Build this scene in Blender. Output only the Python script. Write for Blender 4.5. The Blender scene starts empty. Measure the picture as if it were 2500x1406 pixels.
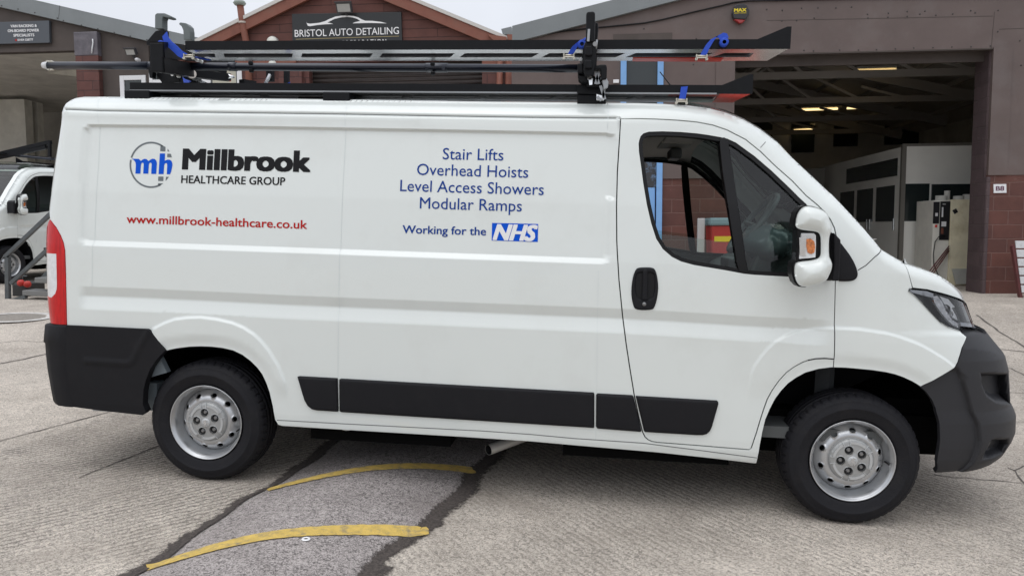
import bpy, bmesh, math, random
import numpy as np
from mathutils import Vector, Matrix
from mathutils.geometry import delaunay_2d_cdt

random.seed(7)
SC = bpy.context.scene
COL = SC.collection
R = math.radians

# ------------------------------------------------------------------ camera
PW, PH, FPX = 2500.0, 1406.0, 1853.78
CAM = np.array([2.1242, -3.8833, 1.5292])
_ya, _pi, _ro = -.1099, -.0961, .0267
_fw = np.array([math.sin(_ya) * math.cos(_pi), math.cos(_ya) * math.cos(_pi), math.sin(_pi)])
_r0 = np.array([math.cos(_ya), -math.sin(_ya), 0.])
_u0 = np.cross(_r0, _fw)
_rt = math.cos(_ro) * _r0 + math.sin(_ro) * _u0
_up = -math.sin(_ro) * _r0 + math.cos(_ro) * _u0
cd = bpy.data.cameras.new('camera')
cam = bpy.data.objects.new('camera', cd)
COL.objects.link(cam)
cam.matrix_world = Matrix([[_rt[0], _up[0], -_fw[0], CAM[0]], [_rt[1], _up[1], -_fw[1], CAM[1]],
                           [_rt[2], _up[2], -_fw[2], CAM[2]], [0, 0, 0, 1]])
cd.sensor_fit = 'HORIZONTAL'
cd.sensor_width = 36
cd.lens = FPX / PW * 36
cd.clip_start = .05
cd.clip_end = 3000
SC.camera = cam

# ------------------------------------------------------------------ light
SUN_EL, SUN_AZ = 68., 205.          # azimuth clockwise from +Y (the sun stands behind the photographer)
world = bpy.data.worlds.new('World')
SC.world = world
world.use_nodes = True
_nt = world.node_tree
_nt.nodes.clear()
_o = _nt.nodes.new('ShaderNodeOutputWorld')
_bg = _nt.nodes.new('ShaderNodeBackground')
_sky = _nt.nodes.new('ShaderNodeTexSky')
_sky.sky_type = 'NISHITA'
_sky.sun_disc = False
_sky.sun_elevation = R(SUN_EL)
_sky.sun_rotation = R(SUN_AZ)
_sky.air_density = 1.0
_sky.dust_density = 4.0
_hs = _nt.nodes.new('ShaderNodeHueSaturation')
_hs.inputs['Saturation'].default_value = .16
_hs.inputs['Value'].default_value = 1.0
_tc = _nt.nodes.new('ShaderNodeTexCoord')
_no = _nt.nodes.new('ShaderNodeTexNoise')
_no.inputs['Scale'].default_value = 2.2
_no.inputs['Detail'].default_value = 5
_mr = _nt.nodes.new('ShaderNodeMapRange')
_mr.inputs['From Min'].default_value = .3
_mr.inputs['From Max'].default_value = .7
_mr.inputs['To Min'].default_value = .90
_mr.inputs['To Max'].default_value = 1.08
_mx = _nt.nodes.new('ShaderNodeMix')
_mx.data_type = 'RGBA'
_mx.blend_type = 'MIX'
_mx.inputs['Factor'].default_value = .72
_mx.inputs[7].default_value = (6.5, 6.8, 7.45, 1)     # even cloud deck
_ml = _nt.nodes.new('ShaderNodeVectorMath')
_ml.operation = 'SCALE'
# overcast sky: brighter overhead than at the horizon
_sx = _nt.nodes.new('ShaderNodeSeparateXYZ')
_gr = _nt.nodes.new('ShaderNodeMath')
_gr.operation = 'MULTIPLY_ADD'
_gr.use_clamp = False
_gr.inputs[1].default_value = .60
_gr.inputs[2].default_value = .97
_cl = _nt.nodes.new('ShaderNodeClamp')
_m2 = _nt.nodes.new('ShaderNodeMath')
_m2.operation = 'MULTIPLY'
_nt.links.new(_sky.outputs[0], _hs.inputs['Color'])
_nt.links.new(_hs.outputs[0], _mx.inputs[6])
_nt.links.new(_tc.outputs['Generated'], _no.inputs['Vector'])
_nt.links.new(_no.outputs[0], _mr.inputs['Value'])
_nt.links.new(_mx.outputs[2], _ml.inputs[0])
_nt.links.new(_tc.outputs['Generated'], _sx.inputs[0])
_nt.links.new(_sx.outputs[2], _cl.inputs[0])
_nt.links.new(_cl.outputs[0], _gr.inputs[0])
_nt.links.new(_gr.outputs[0], _m2.inputs[0])
_nt.links.new(_mr.outputs[0], _m2.inputs[1])
_nt.links.new(_m2.outputs[0], _ml.inputs['Scale'])
_nt.links.new(_ml.outputs[0], _bg.inputs['Color'])
_bg.inputs['Strength'].default_value = .12
_nt.links.new(_bg.outputs[0], _o.inputs[0])

sd = bpy.data.lights.new('sun', 'SUN')
sd.energy = .5
sd.angle = R(70)
sd.color = (1, .97, .93)
sun = bpy.data.objects.new('sun', sd)
COL.objects.link(sun)
_e, _a = R(SUN_EL), R(SUN_AZ)
_dir = Vector((math.sin(_a) * math.cos(_e), math.cos(_a) * math.cos(_e), math.sin(_e)))
sun.rotation_euler = _dir.to_track_quat('Z', 'Y').to_euler()
SC.view_settings.view_transform = 'Standard'
SC.view_settings.look = 'None'
SC.view_settings.exposure = 0.12
SC.view_settings.gamma = 1.0

# ------------------------------------------------------------------ pixel helpers
def ray(px):
    return _fw + (px[0] - PW / 2) / FPX * _rt - (px[1] - PH / 2) / FPX * _up

def at_y(px, y):
    d = ray(px)
    return CAM + d * ((y - CAM[1]) / d[1])

def at_z(px, z=0.):
    d = ray(px)
    return CAM + d * ((z - CAM[2]) / d[2])

def proj(P):
    d = np.asarray(P, float) - CAM
    w = d @ _fw
    return np.stack([PW / 2 + FPX * (d @ _rt) / w, PH / 2 - FPX * (d @ _up) / w], -1)

# the buildings stand on level ground; the yard (and the van) slope gently
_bx, _by, _bz = R(-.82076), R(-1.8853), R(1.0385)
MB3 = (Matrix.Rotation(_bz, 3, 'Z') @ Matrix.Rotation(_by, 3, 'Y') @ Matrix.Rotation(_bx, 3, 'X'))
MB = Matrix.Translation((0, 9, .187)) @ MB3.to_4x4()
_MBn = np.array(MB3)
_B0 = np.array([0, 9, .187])

YOFF = 0.

def at_b(px, Y=0.):
    """pixel -> building coordinates on the plane at building depth Y (behind the current facade)"""
    Y = Y + YOFF
    o = _MBn.T @ (CAM - _B0)
    d = _MBn.T @ ray(px)
    p = o + d * ((Y - o[1]) / d[1])
    p[1] -= YOFF
    return p

# ------------------------------------------------------------------ object helpers
def new_obj(name, me, parent=None):
    o = bpy.data.objects.new(name, me)
    COL.objects.link(o)
    if parent is not None:
        o.parent = parent
    return o

def tag(o, label=None, cat=None, group=None, kind=None):
    if label: o['label'] = label
    if cat: o['category'] = cat
    if group: o['group'] = group
    if kind: o['kind'] = kind
    return o

BASE = {}

def thing(name, label, cat, loc=(0, 0, 0), group=None, mat=None):
    o = bpy.data.objects.new(name, None)
    o.empty_display_size = .2
    COL.objects.link(o)
    if mat is not None:
        o.matrix_world = mat @ Matrix.Translation(loc)
    else:
        o.location = loc
    BASE[o] = Vector(loc)
    return tag(o, label, cat, group)

def base_of(parent):
    b = Vector((0, 0, 0))
    while parent is not None:
        if parent in BASE:
            return BASE[parent]
        parent = parent.parent
    return b

class MBd:
    """mesh collector: boxes, prisms, tubes, lathes -> one mesh object"""
    def __init__(s, auto=False):
        s.v, s.f, s.m, s.sm = [], [], [], []
        s.auto, s.cuts = auto, []

    def add(s, vs, fs, mi=0, smooth=False):
        n = len(s.v)
        s.v += [tuple(float(c) for c in v) for v in vs]
        for f in fs:
            s.f.append(tuple(i + n for i in f))
            s.m.append(mi)
            s.sm.append(smooth)
        return s

    def cut(s):
        if s.auto and len(s.f): s.cuts.append((len(s.v), len(s.f)))

    def box(s, a, b, mi=0, bev=0.):
        s.cut()
        x0, y0, z0 = [min(p, q) for p, q in zip(a, b)]
        x1, y1, z1 = [max(p, q) for p, q in zip(a, b)]
        if bev <= 0:
            vs = [(x0, y0, z0), (x1, y0, z0), (x1, y1, z0), (x0, y1, z0), (x0, y0, z1), (x1, y0, z1), (x1, y1, z1), (x0, y1, z1)]
            fs = [(0, 3, 2, 1), (4, 5, 6, 7), (0, 1, 5, 4), (1, 2, 6, 5), (2, 3, 7, 6), (3, 0, 4, 7)]
            return s.add(vs, fs, mi)
        bm = bmesh.new()
        bmesh.ops.create_cube(bm, size=1, matrix=Matrix.Translation(((x0 + x1) / 2, (y0 + y1) / 2, (z0 + z1) / 2)) @ Matrix.Diagonal((x1 - x0, y1 - y0, z1 - z0, 1)))
        bmesh.ops.bevel(bm, geom=bm.edges[:], offset=min(bev, .45 * min(x1 - x0, y1 - y0, z1 - z0)), segments=2, affect='EDGES', profile=.5)
        return s.bm(bm, mi)

    def bm(s, bm, mi=0, smooth=False):
        bm.verts.ensure_lookup_table()
        bm.verts.index_update()
        s.add([v.co for v in bm.verts], [[v.index for v in f.verts] for f in bm.faces], mi, smooth)
        bm.free()
        return s

    def prism(s, pts, y0, y1, mi=0, axis='y', bev=0.):
        """polygon in the (x,z) plane extruded along y (or polygon (y,z) along x, (x,y) along z)"""
        s.cut()
        def P(p, t):
            return {'y': (p[0], t, p[1]), 'x': (t, p[0], p[1]), 'z': (p[0], p[1], t)}[axis]
        bm = bmesh.new()
        a = [bm.verts.new(P(p, y0)) for p in pts]
        b = [bm.verts.new(P(p, y1)) for p in pts]
        n = len(pts)
        bm.faces.new(a)
        bm.faces.new(b[::-1])
        for i in range(n):
            bm.faces.new((a[i], b[i], b[(i + 1) % n], a[(i + 1) % n]))
        bmesh.ops.recalc_face_normals(bm, faces=bm.faces[:])
        if bev > 0:
            bmesh.ops.bevel(bm, geom=bm.edges[:], offset=bev, segments=2, affect='EDGES', profile=.5)
        bmesh.ops.triangulate(bm, faces=[f for f in bm.faces if len(f.verts) > 4])
        return s.bm(bm, mi)

    def tube(s, pts, r, n=12, mi=0, cap=True, smooth=True):
        s.cut()
        pts = [Vector(p) for p in pts]
        rs = r if isinstance(r, (list, tuple)) else [r] * len(pts)
        ring = []
        t0 = None
        nrm = None
        vs, fs = [], []
        for i, p in enumerate(pts):
            t = (pts[min(i + 1, len(pts) - 1)] - pts[max(i - 1, 0)]).normalized()
            if nrm is None:
                nrm = t.orthogonal().normalized()
            else:
                nrm = (nrm - t * nrm.dot(t)).normalized()
            b = t.cross(nrm)
            for k in range(n):
                a = 2 * math.pi * k / n
                vs.append(p + (nrm * math.cos(a) + b * math.sin(a)) * rs[i])
        for i in range(len(pts) - 1):
            for k in range(n):
                fs.append((i * n + k, i * n + (k + 1) % n, (i + 1) * n + (k + 1) % n, (i + 1) * n + k))
        s.add(vs, fs, mi, smooth)
        if cap:
            s.add(vs[:n], [tuple(range(n - 1, -1, -1))], mi)
            s.add(vs[-n:], [tuple(range(n))], mi)
        return s

    def bar(s, p, q, w, h, mi=0, up=(0, 0, 1)):
        s.cut()
        """square bar from p to q, w across, h along 'up'"""
        p, q = Vector(p), Vector(q)
        t = (q - p).normalized()
        u = Vector(up)
        sdv = t.cross(u)
        if sdv.length < 1e-4:
            sdv = t.orthogonal()
        sdv.normalize()
        u = sdv.cross(t).normalized()
        vs = []
        for c in (p, q):
            for a, b in ((-1, -1), (1, -1), (1, 1), (-1, 1)):
                vs.append(c + sdv * a * w / 2 + u * b * h / 2)
        return s.add(vs, [(0, 1, 2, 3), (7, 6, 5, 4), (0, 4, 5, 1), (1, 5, 6, 2), (2, 6, 7, 3), (3, 7, 4, 0)], mi)

    def strap(s, pts, w, wdir=(0, 1, 0), th=.002, mi=0):
        """flat webbing along pts, width w along wdir"""
        wd = Vector(wdir).normalized() * w / 2
        pts = [Vector(p) for p in pts]
        vs, fs = [], []
        for i, p in enumerate(pts):
            t = (pts[min(i + 1, len(pts) - 1)] - pts[max(i - 1, 0)]).normalized()
            n = t.cross(wd).normalized() * th / 2
            vs += [p - wd - n, p + wd - n, p + wd + n, p - wd + n]
        for i in range(len(pts) - 1):
            for k in range(4):
                fs.append((i * 4 + k, i * 4 + (k + 1) % 4, (i + 1) * 4 + (k + 1) % 4, (i + 1) * 4 + k))
        fs += [(3, 2, 1, 0), tuple(len(vs) - 4 + k for k in range(4))]
        return s.add(vs, fs, mi)

    def lathe(s, prof, c, axis='y', n=48, mi=0, smooth=True):
        """prof: list of (r, t) revolved about an axis through c"""
        vs, fs = [], []
        for r, t in prof:
            for k in range(n):
                a = 2 * math.pi * k / n
                ca, sa = math.cos(a) * r, math.sin(a) * r
                vs.append({'y': (c[0] + ca, c[1] + t, c[2] + sa), 'z': (c[0] + ca, c[1] + sa, c[2] + t), 'x': (c[0] + t, c[1] + ca, c[2] + sa)}[axis])
        for i in range(len(prof) - 1):
            for k in range(n):
                fs.append((i * n + k, i * n + (k + 1) % n, (i + 1) * n + (k + 1) % n, (i + 1) * n + k))
        return s.add(vs, fs, mi, smooth)

    def build(s, name, mats, parent=None, mat4=None, recalc=True, flip=None):
        if s.cuts:
            cs = [(0, 0)] + sorted(set(s.cuts)) + [(len(s.v), len(s.f))]
            o = None
            for (v0, f0), (v1, f1) in zip(cs[:-1], cs[1:]):
                if f1 == f0: continue
                t = MBd()
                t.v = s.v[v0:v1]; t.f = [tuple(i - v0 for i in f) for f in s.f[f0:f1]]; t.m = s.m[f0:f1]; t.sm = s.sm[f0:f1]
                o = t.build(name, mats, parent, mat4, recalc, flip)
            return o
        b = base_of(parent)
        me = bpy.data.meshes.new(name)
        vs = s.v
        fs = s.f
        if flip is not None:                       # mirror to the other side: y -> flip - y
            vs = [(x, flip - y, z) for x, y, z in vs]
            fs = [f[::-1] for f in fs]
        me.from_pydata([(x - b[0], y - b[1], z - b[2]) for x, y, z in vs], [], fs)
        if not isinstance(mats, (list, tuple)):
            mats = [mats]
        for m in mats:
            me.materials.append(m)
        me.polygons.foreach_set('material_index', s.m)
        me.polygons.foreach_set('use_smooth', s.sm)
        if recalc:
            bm = bmesh.new()
            bm.from_mesh(me)
            bmesh.ops.remove_doubles(bm, verts=bm.verts[:], dist=1e-6)
            bmesh.ops.recalc_face_normals(bm, faces=bm.faces[:])
            bm.to_mesh(me)
            bm.free()
        me.update()
        o = new_obj(name, me, parent)
        if mat4 is not None and parent is None:
            o.matrix_world = mat4
        return o

# ------------------------------------------------------------------ materials
MATS = {}

def N(nt, typ, **kw):
    n = nt.nodes.new(typ)
    for k, v in kw.items():
        if k == 'loc': continue
        if hasattr(n, k) and k not in n.inputs:
            setattr(n, k, v)
        else:
            n.inputs[k].default_value = v
    return n

def mat(name, col, rough=.5, metal=0., coat=0., spec=.5, noise=0., nscale=8., bump=0., bscale=60., dirt=None, dscale=3., damt=.4, emit=0., coords='Object', stretch=None, rvar=0.):
    if name in MATS: return MATS[name]
    m = bpy.data.materials.new(name)
    m.use_nodes = True
    nt = m.node_tree
    b = nt.nodes['Principled BSDF']
    c4 = (*col, 1)
    b.inputs['Base Color'].default_value = c4
    b.inputs['Roughness'].default_value = rough
    b.inputs['Metallic'].default_value = metal
    b.inputs['Specular IOR Level'].default_value = spec
    b.inputs['Coat Weight'].default_value = coat
    b.inputs['Coat Roughness'].default_value = .03
    if emit:
        b.inputs['Emission Color'].default_value = c4
        b.inputs['Emission Strength'].default_value = emit
    if noise or bump or dirt or rvar:
        tc = nt.nodes.new('ShaderNodeTexCoord')
        src = tc.outputs[coords]
        if stretch:
            mp = nt.nodes.new('ShaderNodeMapping')
            mp.inputs['Scale'].default_value = stretch
            nt.links.new(src, mp.inputs[0])
            src = mp.outputs[0]
    last = None
    if noise:
        n1 = N(nt, 'ShaderNodeTexNoise', Scale=nscale, Detail=6., Roughness=.6)
        nt.links.new(src, n1.inputs['Vector'])
        cr = nt.nodes.new('ShaderNodeMapRange')
        cr.inputs['From Min'].default_value = .3
        cr.inputs['From Max'].default_value = .7
        cr.inputs['To Min'].default_value = 1 - noise
        cr.inputs['To Max'].default_value = 1 + noise
        nt.links.new(n1.outputs[0], cr.inputs['Value'])
        sc = N(nt, 'ShaderNodeVectorMath', operation='SCALE')
        sc.inputs[0].default_value = col
        nt.links.new(cr.outputs[0], sc.inputs['Scale'])
        last = sc.outputs[0]
    if dirt:
        n2 = N(nt, 'ShaderNodeTexNoise', Scale=dscale, Detail=8., Roughness=.65)
        nt.links.new(src, n2.inputs['Vector'])
        cr2 = nt.nodes.new('ShaderNodeMapRange')
        cr2.inputs['From Min'].default_value = .5
        cr2.inputs['From Max'].default_value = .72
        cr2.inputs['To Max'].default_value = damt
        nt.links.new(n2.outputs[0], cr2.inputs['Value'])
        mx = N(nt, 'ShaderNodeMix', data_type='RGBA')
        nt.links.new(cr2.outputs[0], mx.inputs['Factor'])
        if last: nt.links.new(last, mx.inputs[6])
        else: mx.inputs[6].default_value = c4
        mx.inputs[7].default_value = (*dirt, 1)
        last = mx.outputs[2]
    if last: nt.links.new(last, b.inputs['Base Color'])
    if rvar:
        n4 = N(nt, 'ShaderNodeTexNoise', Scale=5., Detail=5.)
        nt.links.new(src, n4.inputs['Vector'])
        m4 = nt.nodes.new('ShaderNodeMapRange')
        m4.inputs['To Min'].default_value = max(0, rough - rvar)
        m4.inputs['To Max'].default_value = min(1, rough + rvar)
        nt.links.new(n4.outputs[0], m4.inputs['Value'])
        nt.links.new(m4.outputs[0], b.inputs['Roughness'])
    if bump:
        n3 = N(nt, 'ShaderNodeTexNoise', Scale=bscale, Detail=4.)
        nt.links.new(src, n3.inputs['Vector'])
        bp = N(nt, 'ShaderNodeBump', Strength=bump, Distance=.01)
        nt.links.new(n3.outputs[0], bp.inputs['Height'])
        nt.links.new(bp.outputs[0], b.inputs['Normal'])
    MATS[name] = m
    return m

def glass_mat(name, tint, refl=.06, dark=0.):
    """thin pane: tinted see-through with a fresnel reflection"""
    if name in MATS: return MATS[name]
    m = bpy.data.materials.new(name)
    m.use_nodes = True
    nt = m.node_tree
    nt.nodes.clear()
    o = nt.nodes.new('ShaderNodeOutputMaterial')
    t = N(nt, 'ShaderNodeBsdfTransparent', Color=(*tint, 1))
    g = N(nt, 'ShaderNodeBsdfGlossy', Roughness=.01)
    g.inputs['Color'].default_value = (1, 1, 1, 1)
    fr = N(nt, 'ShaderNodeFresnel', IOR=1.5)
    mx = nt.nodes.new('ShaderNodeMixShader')
    nt.links.new(fr.outputs[0], mx.inputs[0])
    nt.links.new(t.outputs[0], mx.inputs[1])
    nt.links.new(g.outputs[0], mx.inputs[2])
    nt.links.new(mx.outputs[0], o.inputs[0])
    MATS[name] = m
    return m

def brick_mat(name, c1, c2, mortar, bw, bh, ms=.012, bump=.5, rough=.75, wear=None, offset=.5, wamt=.45, coords='Object'):
    """painted blockwork laid on (x,z); object coordinates in metres"""
    if name in MATS: return MATS[name]
    m = bpy.data.materials.new(name)
    m.use_nodes = True
    nt = m.node_tree
    b = nt.nodes['Principled BSDF']
    b.inputs['Roughness'].default_value = rough
    tc = nt.nodes.new('ShaderNodeTexCoord')
    sx = nt.nodes.new('ShaderNodeSeparateXYZ')
    nt.links.new(tc.outputs[coords], sx.inputs[0])
    ad = N(nt, 'ShaderNodeMath', operation='ADD')
    nt.links.new(sx.outputs[0], ad.inputs[0])
    nt.links.new(sx.outputs[1], ad.inputs[1])
    # wobble the joints a little
    n0 = N(nt, 'ShaderNodeTexNoise', Scale=3., Detail=4.)
    nt.links.new(tc.outputs[coords], n0.inputs['Vector'])
    w1 = N(nt, 'ShaderNodeMath', operation='MULTIPLY_ADD')
    w1.inputs[1].default_value = .03
    nt.links.new(n0.outputs[0], w1.inputs[0])
    nt.links.new(sx.outputs[2], w1.inputs[2])
    cx = nt.nodes.new('ShaderNodeCombineXYZ')
    nt.links.new(ad.outputs[0], cx.inputs[0])
    nt.links.new(w1.outputs[0], cx.inputs[1])
    br = N(nt, 'ShaderNodeTexBrick')
    br.offset = offset
    br.inputs['Color1'].default_value = (*c1, 1)
    br.inputs['Color2'].default_value = (*c2, 1)
    br.inputs['Mortar'].default_value = (*mortar, 1)
    br.inputs['Scale'].default_value = 1
    br.inputs['Mortar Size'].default_value = ms
    br.inputs['Mortar Smooth'].default_value = .4
    br.inputs['Brick Width'].default_value = bw
    br.inputs['Row Height'].default_value = bh
    nt.links.new(cx.outputs[0], br.inputs['Vector'])
    n1 = N(nt, 'ShaderNodeTexNoise', Scale=2.5, Detail=8., Roughness=.65)
    nt.links.new(tc.outputs[coords], n1.inputs['Vector'])
    mr = nt.nodes.new('ShaderNodeMapRange')
    mr.inputs['From Min'].default_value = .3
    mr.inputs['From Max'].default_value = .7
    mr.inputs['To Min'].default_value = .8
    mr.inputs['To Max'].default_value = 1.2
    nt.links.new(n1.outputs[0], mr.inputs['Value'])
    sc = N(nt, 'ShaderNodeVectorMath', operation='SCALE')
    nt.links.new(br.outputs['Color'], sc.inputs[0])
    nt.links.new(mr.outputs[0], sc.inputs['Scale'])
    last = sc.outputs[0]
    if wear:
        n2 = N(nt, 'ShaderNodeTexNoise', Scale=9., Detail=9., Roughness=.7)
        nt.links.new(tc.outputs[coords], n2.inputs['Vector'])
        m2 = nt.nodes.new('ShaderNodeMapRange')
        m2.inputs['From Min'].default_value = .6
        m2.inputs['From Max'].default_value = .72
        m2.inputs['To Max'].default_value = wamt
        nt.links.new(n2.outputs[0], m2.inputs['Value'])
        mx = N(nt, 'ShaderNodeMix', data_type='RGBA')
        nt.links.new(m2.outputs[0], mx.inputs['Factor'])
        nt.links.new(last, mx.inputs[6])
        mx.inputs[7].default_value = (*wear, 1)
        last = mx.outputs[2]
    nt.links.new(last, b.inputs['Base Color'])
    n3 = N(nt, 'ShaderNodeTexNoise', Scale=70., Detail=4.)
    nt.links.new(tc.outputs[coords], n3.inputs['Vector'])
    hm = N(nt, 'ShaderNodeMath', operation='MULTIPLY_ADD')
    hm.inputs[1].default_value = -1.
    nt.links.new(br.outputs['Fac'], hm.inputs[0])
    h2 = N(nt, 'ShaderNodeMath', operation='MULTIPLY')
    h2.inputs[1].default_value = .35
    nt.links.new(n3.outputs[0], h2.inputs[0])
    nt.links.new(h2.outputs[0], hm.inputs[2])
    bp = N(nt, 'ShaderNodeBump', Strength=bump, Distance=.012)
    nt.links.new(hm.outputs[0], bp.inputs['Height'])
    nt.links.new(bp.outputs[0], b.inputs['Normal'])
    MATS[name] = m
    return m

WHITE = mat('van_white', (.712, .748, .722), .20, coat=.8, bump=.10, bscale=2.2, dirt=(.56, .57, .53), dscale=2.6, damt=.22)
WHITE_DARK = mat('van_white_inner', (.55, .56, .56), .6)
PLASTIC = mat('black_plastic', (.009, .009, .011), .6, spec=.22, bump=.2, bscale=400., dirt=(.05, .045, .04), dscale=14., damt=.06)
BUMPER = mat('bumper_plastic', (.022, .0225, .026), .5, spec=.4, bump=.2, bscale=500.)
SEAL = mat('black_rubber', (.007, .007, .008), .5, spec=.25)
JAMB = mat('dark_gap', (.01, .01, .01), .8)
TYRE = mat('tyre_rubber', (.0095, .0095, .012), .65, spec=.25, bump=.2, bscale=90., dirt=(.035, .032, .03), dscale=9., damt=.25)
STEEL = mat('wheel_silver', (.50, .51, .52), .30, metal=.75, noise=.06, nscale=20.)
HUBCAP = mat('hubcap_silver', (.36, .365, .36), .40, metal=.4)
DARKHOLE = mat('dark_hole', (.008, .008, .008), .9)
LINER = mat('arch_liner', (.006, .006, .007), .85, spec=.15)
CHASSIS = mat('chassis_grey', (.10, .11, .12), .6)
GLASS = glass_mat('window_glass', (.72, .82, .77))
GLASS_CLEAR = glass_mat('lens_glass', (.93, .94, .95))
INT_DARK = mat('cab_plastic', (.075, .080, .080), .6)
INT_GREY = mat('headliner_grey', (.55, .53, .50), .8)
REDLENS = mat('red_lens', (.52, .006, .008), .15, coat=.25, spec=.4, noise=.25, nscale=30., stretch=(3, 3, .3))
CLEARLENS = mat('clear_lens', (.72, .73, .74), .15, coat=.8, noise=.12, nscale=40.)
CHROME = mat('chrome', (.78, .79, .80), .12, metal=1.)
AMBER = mat('amber_lens', (.55, .17, .045), .2, coat=.6, noise=.5, nscale=90.)
BLACKM = mat('rack_black', (.005, .0055, .007), .45, spec=.2, noise=.2, nscale=30.)
ALU = mat('rack_aluminium', (.93, .94, .95), .22, metal=1., noise=.06, nscale=25., stretch=(.3, 4, 4))
BLUEWEB = mat('blue_webbing', (.012, .07, .52), .6, bump=.4, bscale=500.)
ZINC = mat('zinc_plated', (.55, .52, .44), .3, metal=.9)
BLUETXT = mat('blue_vinyl', (.004, .045, .255), .45, spec=.15)
BLUEBRT = mat('bright_blue_vinyl', (.0, .082, .58), .45, spec=.15)
BLACKTXT = mat('black_vinyl', (.006, .006, .007), .45, spec=.2)
GREYTXT = mat('grey_vinyl', (.15, .17, .18), .45, spec=.2)
REDTXT = mat('red_vinyl', (.46, .016, .012), .45, spec=.15)
WHITETXT = mat('white_lettering', (.80, .80, .80), .5)

# =================================================================== VAN SURFACE
YW = 2.05                       # overall width: the far side mirrors y -> YW - y
X0, AREF, PN, PM = 3.3, 1.12, 4.0, 3.8
_th = np.linspace(0, math.pi / 2, 2001)
_px_ = X0 + AREF * np.sin(_th) ** (2 / PN)
_py_ = 1.025 * (1 - np.cos(_th) ** (2 / PM))
_us = X0 + np.concatenate([[0], np.cumsum(np.hypot(np.diff(_px_), np.diff(_py_)))])
UC = float(_us[-1])             # nose centre

def xref(u): return np.where(u <= X0, u, np.interp(u, _us, _px_))
def yref(u): return np.where(u <= X0, 0., np.interp(u, _us, _py_))

# how far the nose reaches at each height, from the outline of bumper and bonnet
_sil_b = [(2380, 800), (2412, 812), (2425, 832), (2452, 870), (2461, 905), (2464, 960), (2465, 985), (2473, 1000), (2479, 1015),
          (2478, 1055), (2470, 1075), (2450, 1108), (2430, 1124), (2400, 1138)]
_az = []
for p in _sil_b:
    lo, hi = .4, 1.4
    for _ in range(40):
        a = (lo + hi) / 2
        xs = X0 + (_px_ - X0) * a / AREF
        d = ray(p)
        t = (_py_ - CAM[1]) / d[1]
        g = xs - (CAM[0] + d[0] * t)
        i = int(np.argmax(g))
        if g[i] > 0: hi = a
        else: lo = a
    _az.append((CAM[2] + d[2] * t[i], a))
_az = sorted(_az)
_azz = np.array([p[0] for p in _az] + [1.15, 1.4])
_aza = np.array([p[1] for p in _az] + [.80, .72])
_o = np.argsort(_azz)
_azz, _aza = _azz[_o], _aza[_o]

_tz = np.array([.20, .27, .31, .36, .42, .55, .95, 1.30, 1.60, 1.95, 2.02, 2.2])
_ty = np.array([.075, .045, .022, .010, .005, .002, 0., .012, .035, .080, .090, .115])

def sm(t):
    t = np.clip(t, 0, 1)
    return t * t * (3 - 2 * t)

def base_y(u, z):
    y = yref(u) + np.interp(z, _tz, _ty)
    return y + .10 * sm((z - 1.35) / .75) * sm((u - 2.25) / .85) * (u < 3.6)

def X_of(u, z):
    a = np.interp(z, _azz, _aza)
    return np.where(u <= X0, u, X0 + (xref(u) - X0) * a / AREF)

def seg_dist(u, z, line):
    """distance of points to a polyline"""
    P = np.stack([u, z], -1)[:, None, :]
    L = np.asarray(line, float)
    A, Bv = L[:-1], L[1:] - L[:-1]
    l2 = (Bv ** 2).sum(-1) + 1e-12
    t = np.clip(((P - A) * Bv).sum(-1) / l2, 0, 1)
    D = P - A - t[..., None] * Bv
    return np.sqrt((D ** 2).sum(-1)).min(1)

def inside(u, z, poly):
    L = np.asarray(poly, float)
    x1, y1 = L[:, 0], L[:, 1]
    x2, y2 = np.roll(x1, -1), np.roll(y1, -1)
    U, Z = u[:, None], z[:, None]
    c = ((y1 > Z) != (y2 > Z)) & (U < (x2 - x1) * (Z - y1) / (y2 - y1 + 1e-15) + x1)
    return (c.sum(1) % 2) == 1

EDGE = None

def roll_par(u):
    A = np.interp(u, [-1, 2.2, 2.7, 3.4, 3.8, 4.6], [.13, .13, .11, .10, .09, .06])
    h = np.interp(u, [-1, 2.2, 2.7, 3.4, 3.8, 4.6], [.13, .13, .10, .08, .07, .05])
    return A, h

def resample(poly, s, closed=True):
    out = []
    n = len(poly)
    for i in range(n if closed else n - 1):
        a, b = np.array(poly[i]), np.array(poly[(i + 1) % n])
        k = max(1, int(math.ceil(np.linalg.norm(b - a) / s)))
        for j in range(k):
            out.append(tuple(a + (b - a) * j / k))
    if not closed: out.append(tuple(poly[-1]))
    return out

FINE = []

def fine_lines(lines, lo, hi, st, along):
    for L in lines:
        P = np.array(resample([tuple(p) for p in L], along, closed=False))
        t = np.gradient(P, axis=0); t /= np.linalg.norm(t, axis=1)[:, None] + 1e-12
        n = np.stack([-t[:, 1], t[:, 0]], -1)
        pts = np.concatenate([P + n * s for s in np.arange(lo, hi + 1e-6, st)])
        FINE.append((P, max(abs(lo), abs(hi)) + .004, pts))

FEATS = []
FSEL = None

def B(u, z, feat=True, chunk=4000):
    u = np.atleast_1d(np.asarray(u, float))
    z = np.atleast_1d(np.asarray(z, float))
    y = base_y(u, z)
    if EDGE is not None:
        d = np.concatenate([seg_dist(u[i:i + chunk], z[i:i + chunk], EDGE) for i in range(0, len(u), chunk)]) if len(u) else u
        A, h = roll_par(u)
        t = np.clip(1 - d / h, 0, .985)
        y = y + A * (1 - np.sqrt(1 - t * t))
    if feat:
        for f in (FEATS if FSEL is None else FSEL):
            y = y + np.concatenate([f(u[i:i + chunk], z[i:i + chunk]) for i in range(0, len(u), chunk)])
    return np.stack([X_of(u, z), y, z], -1)

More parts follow.
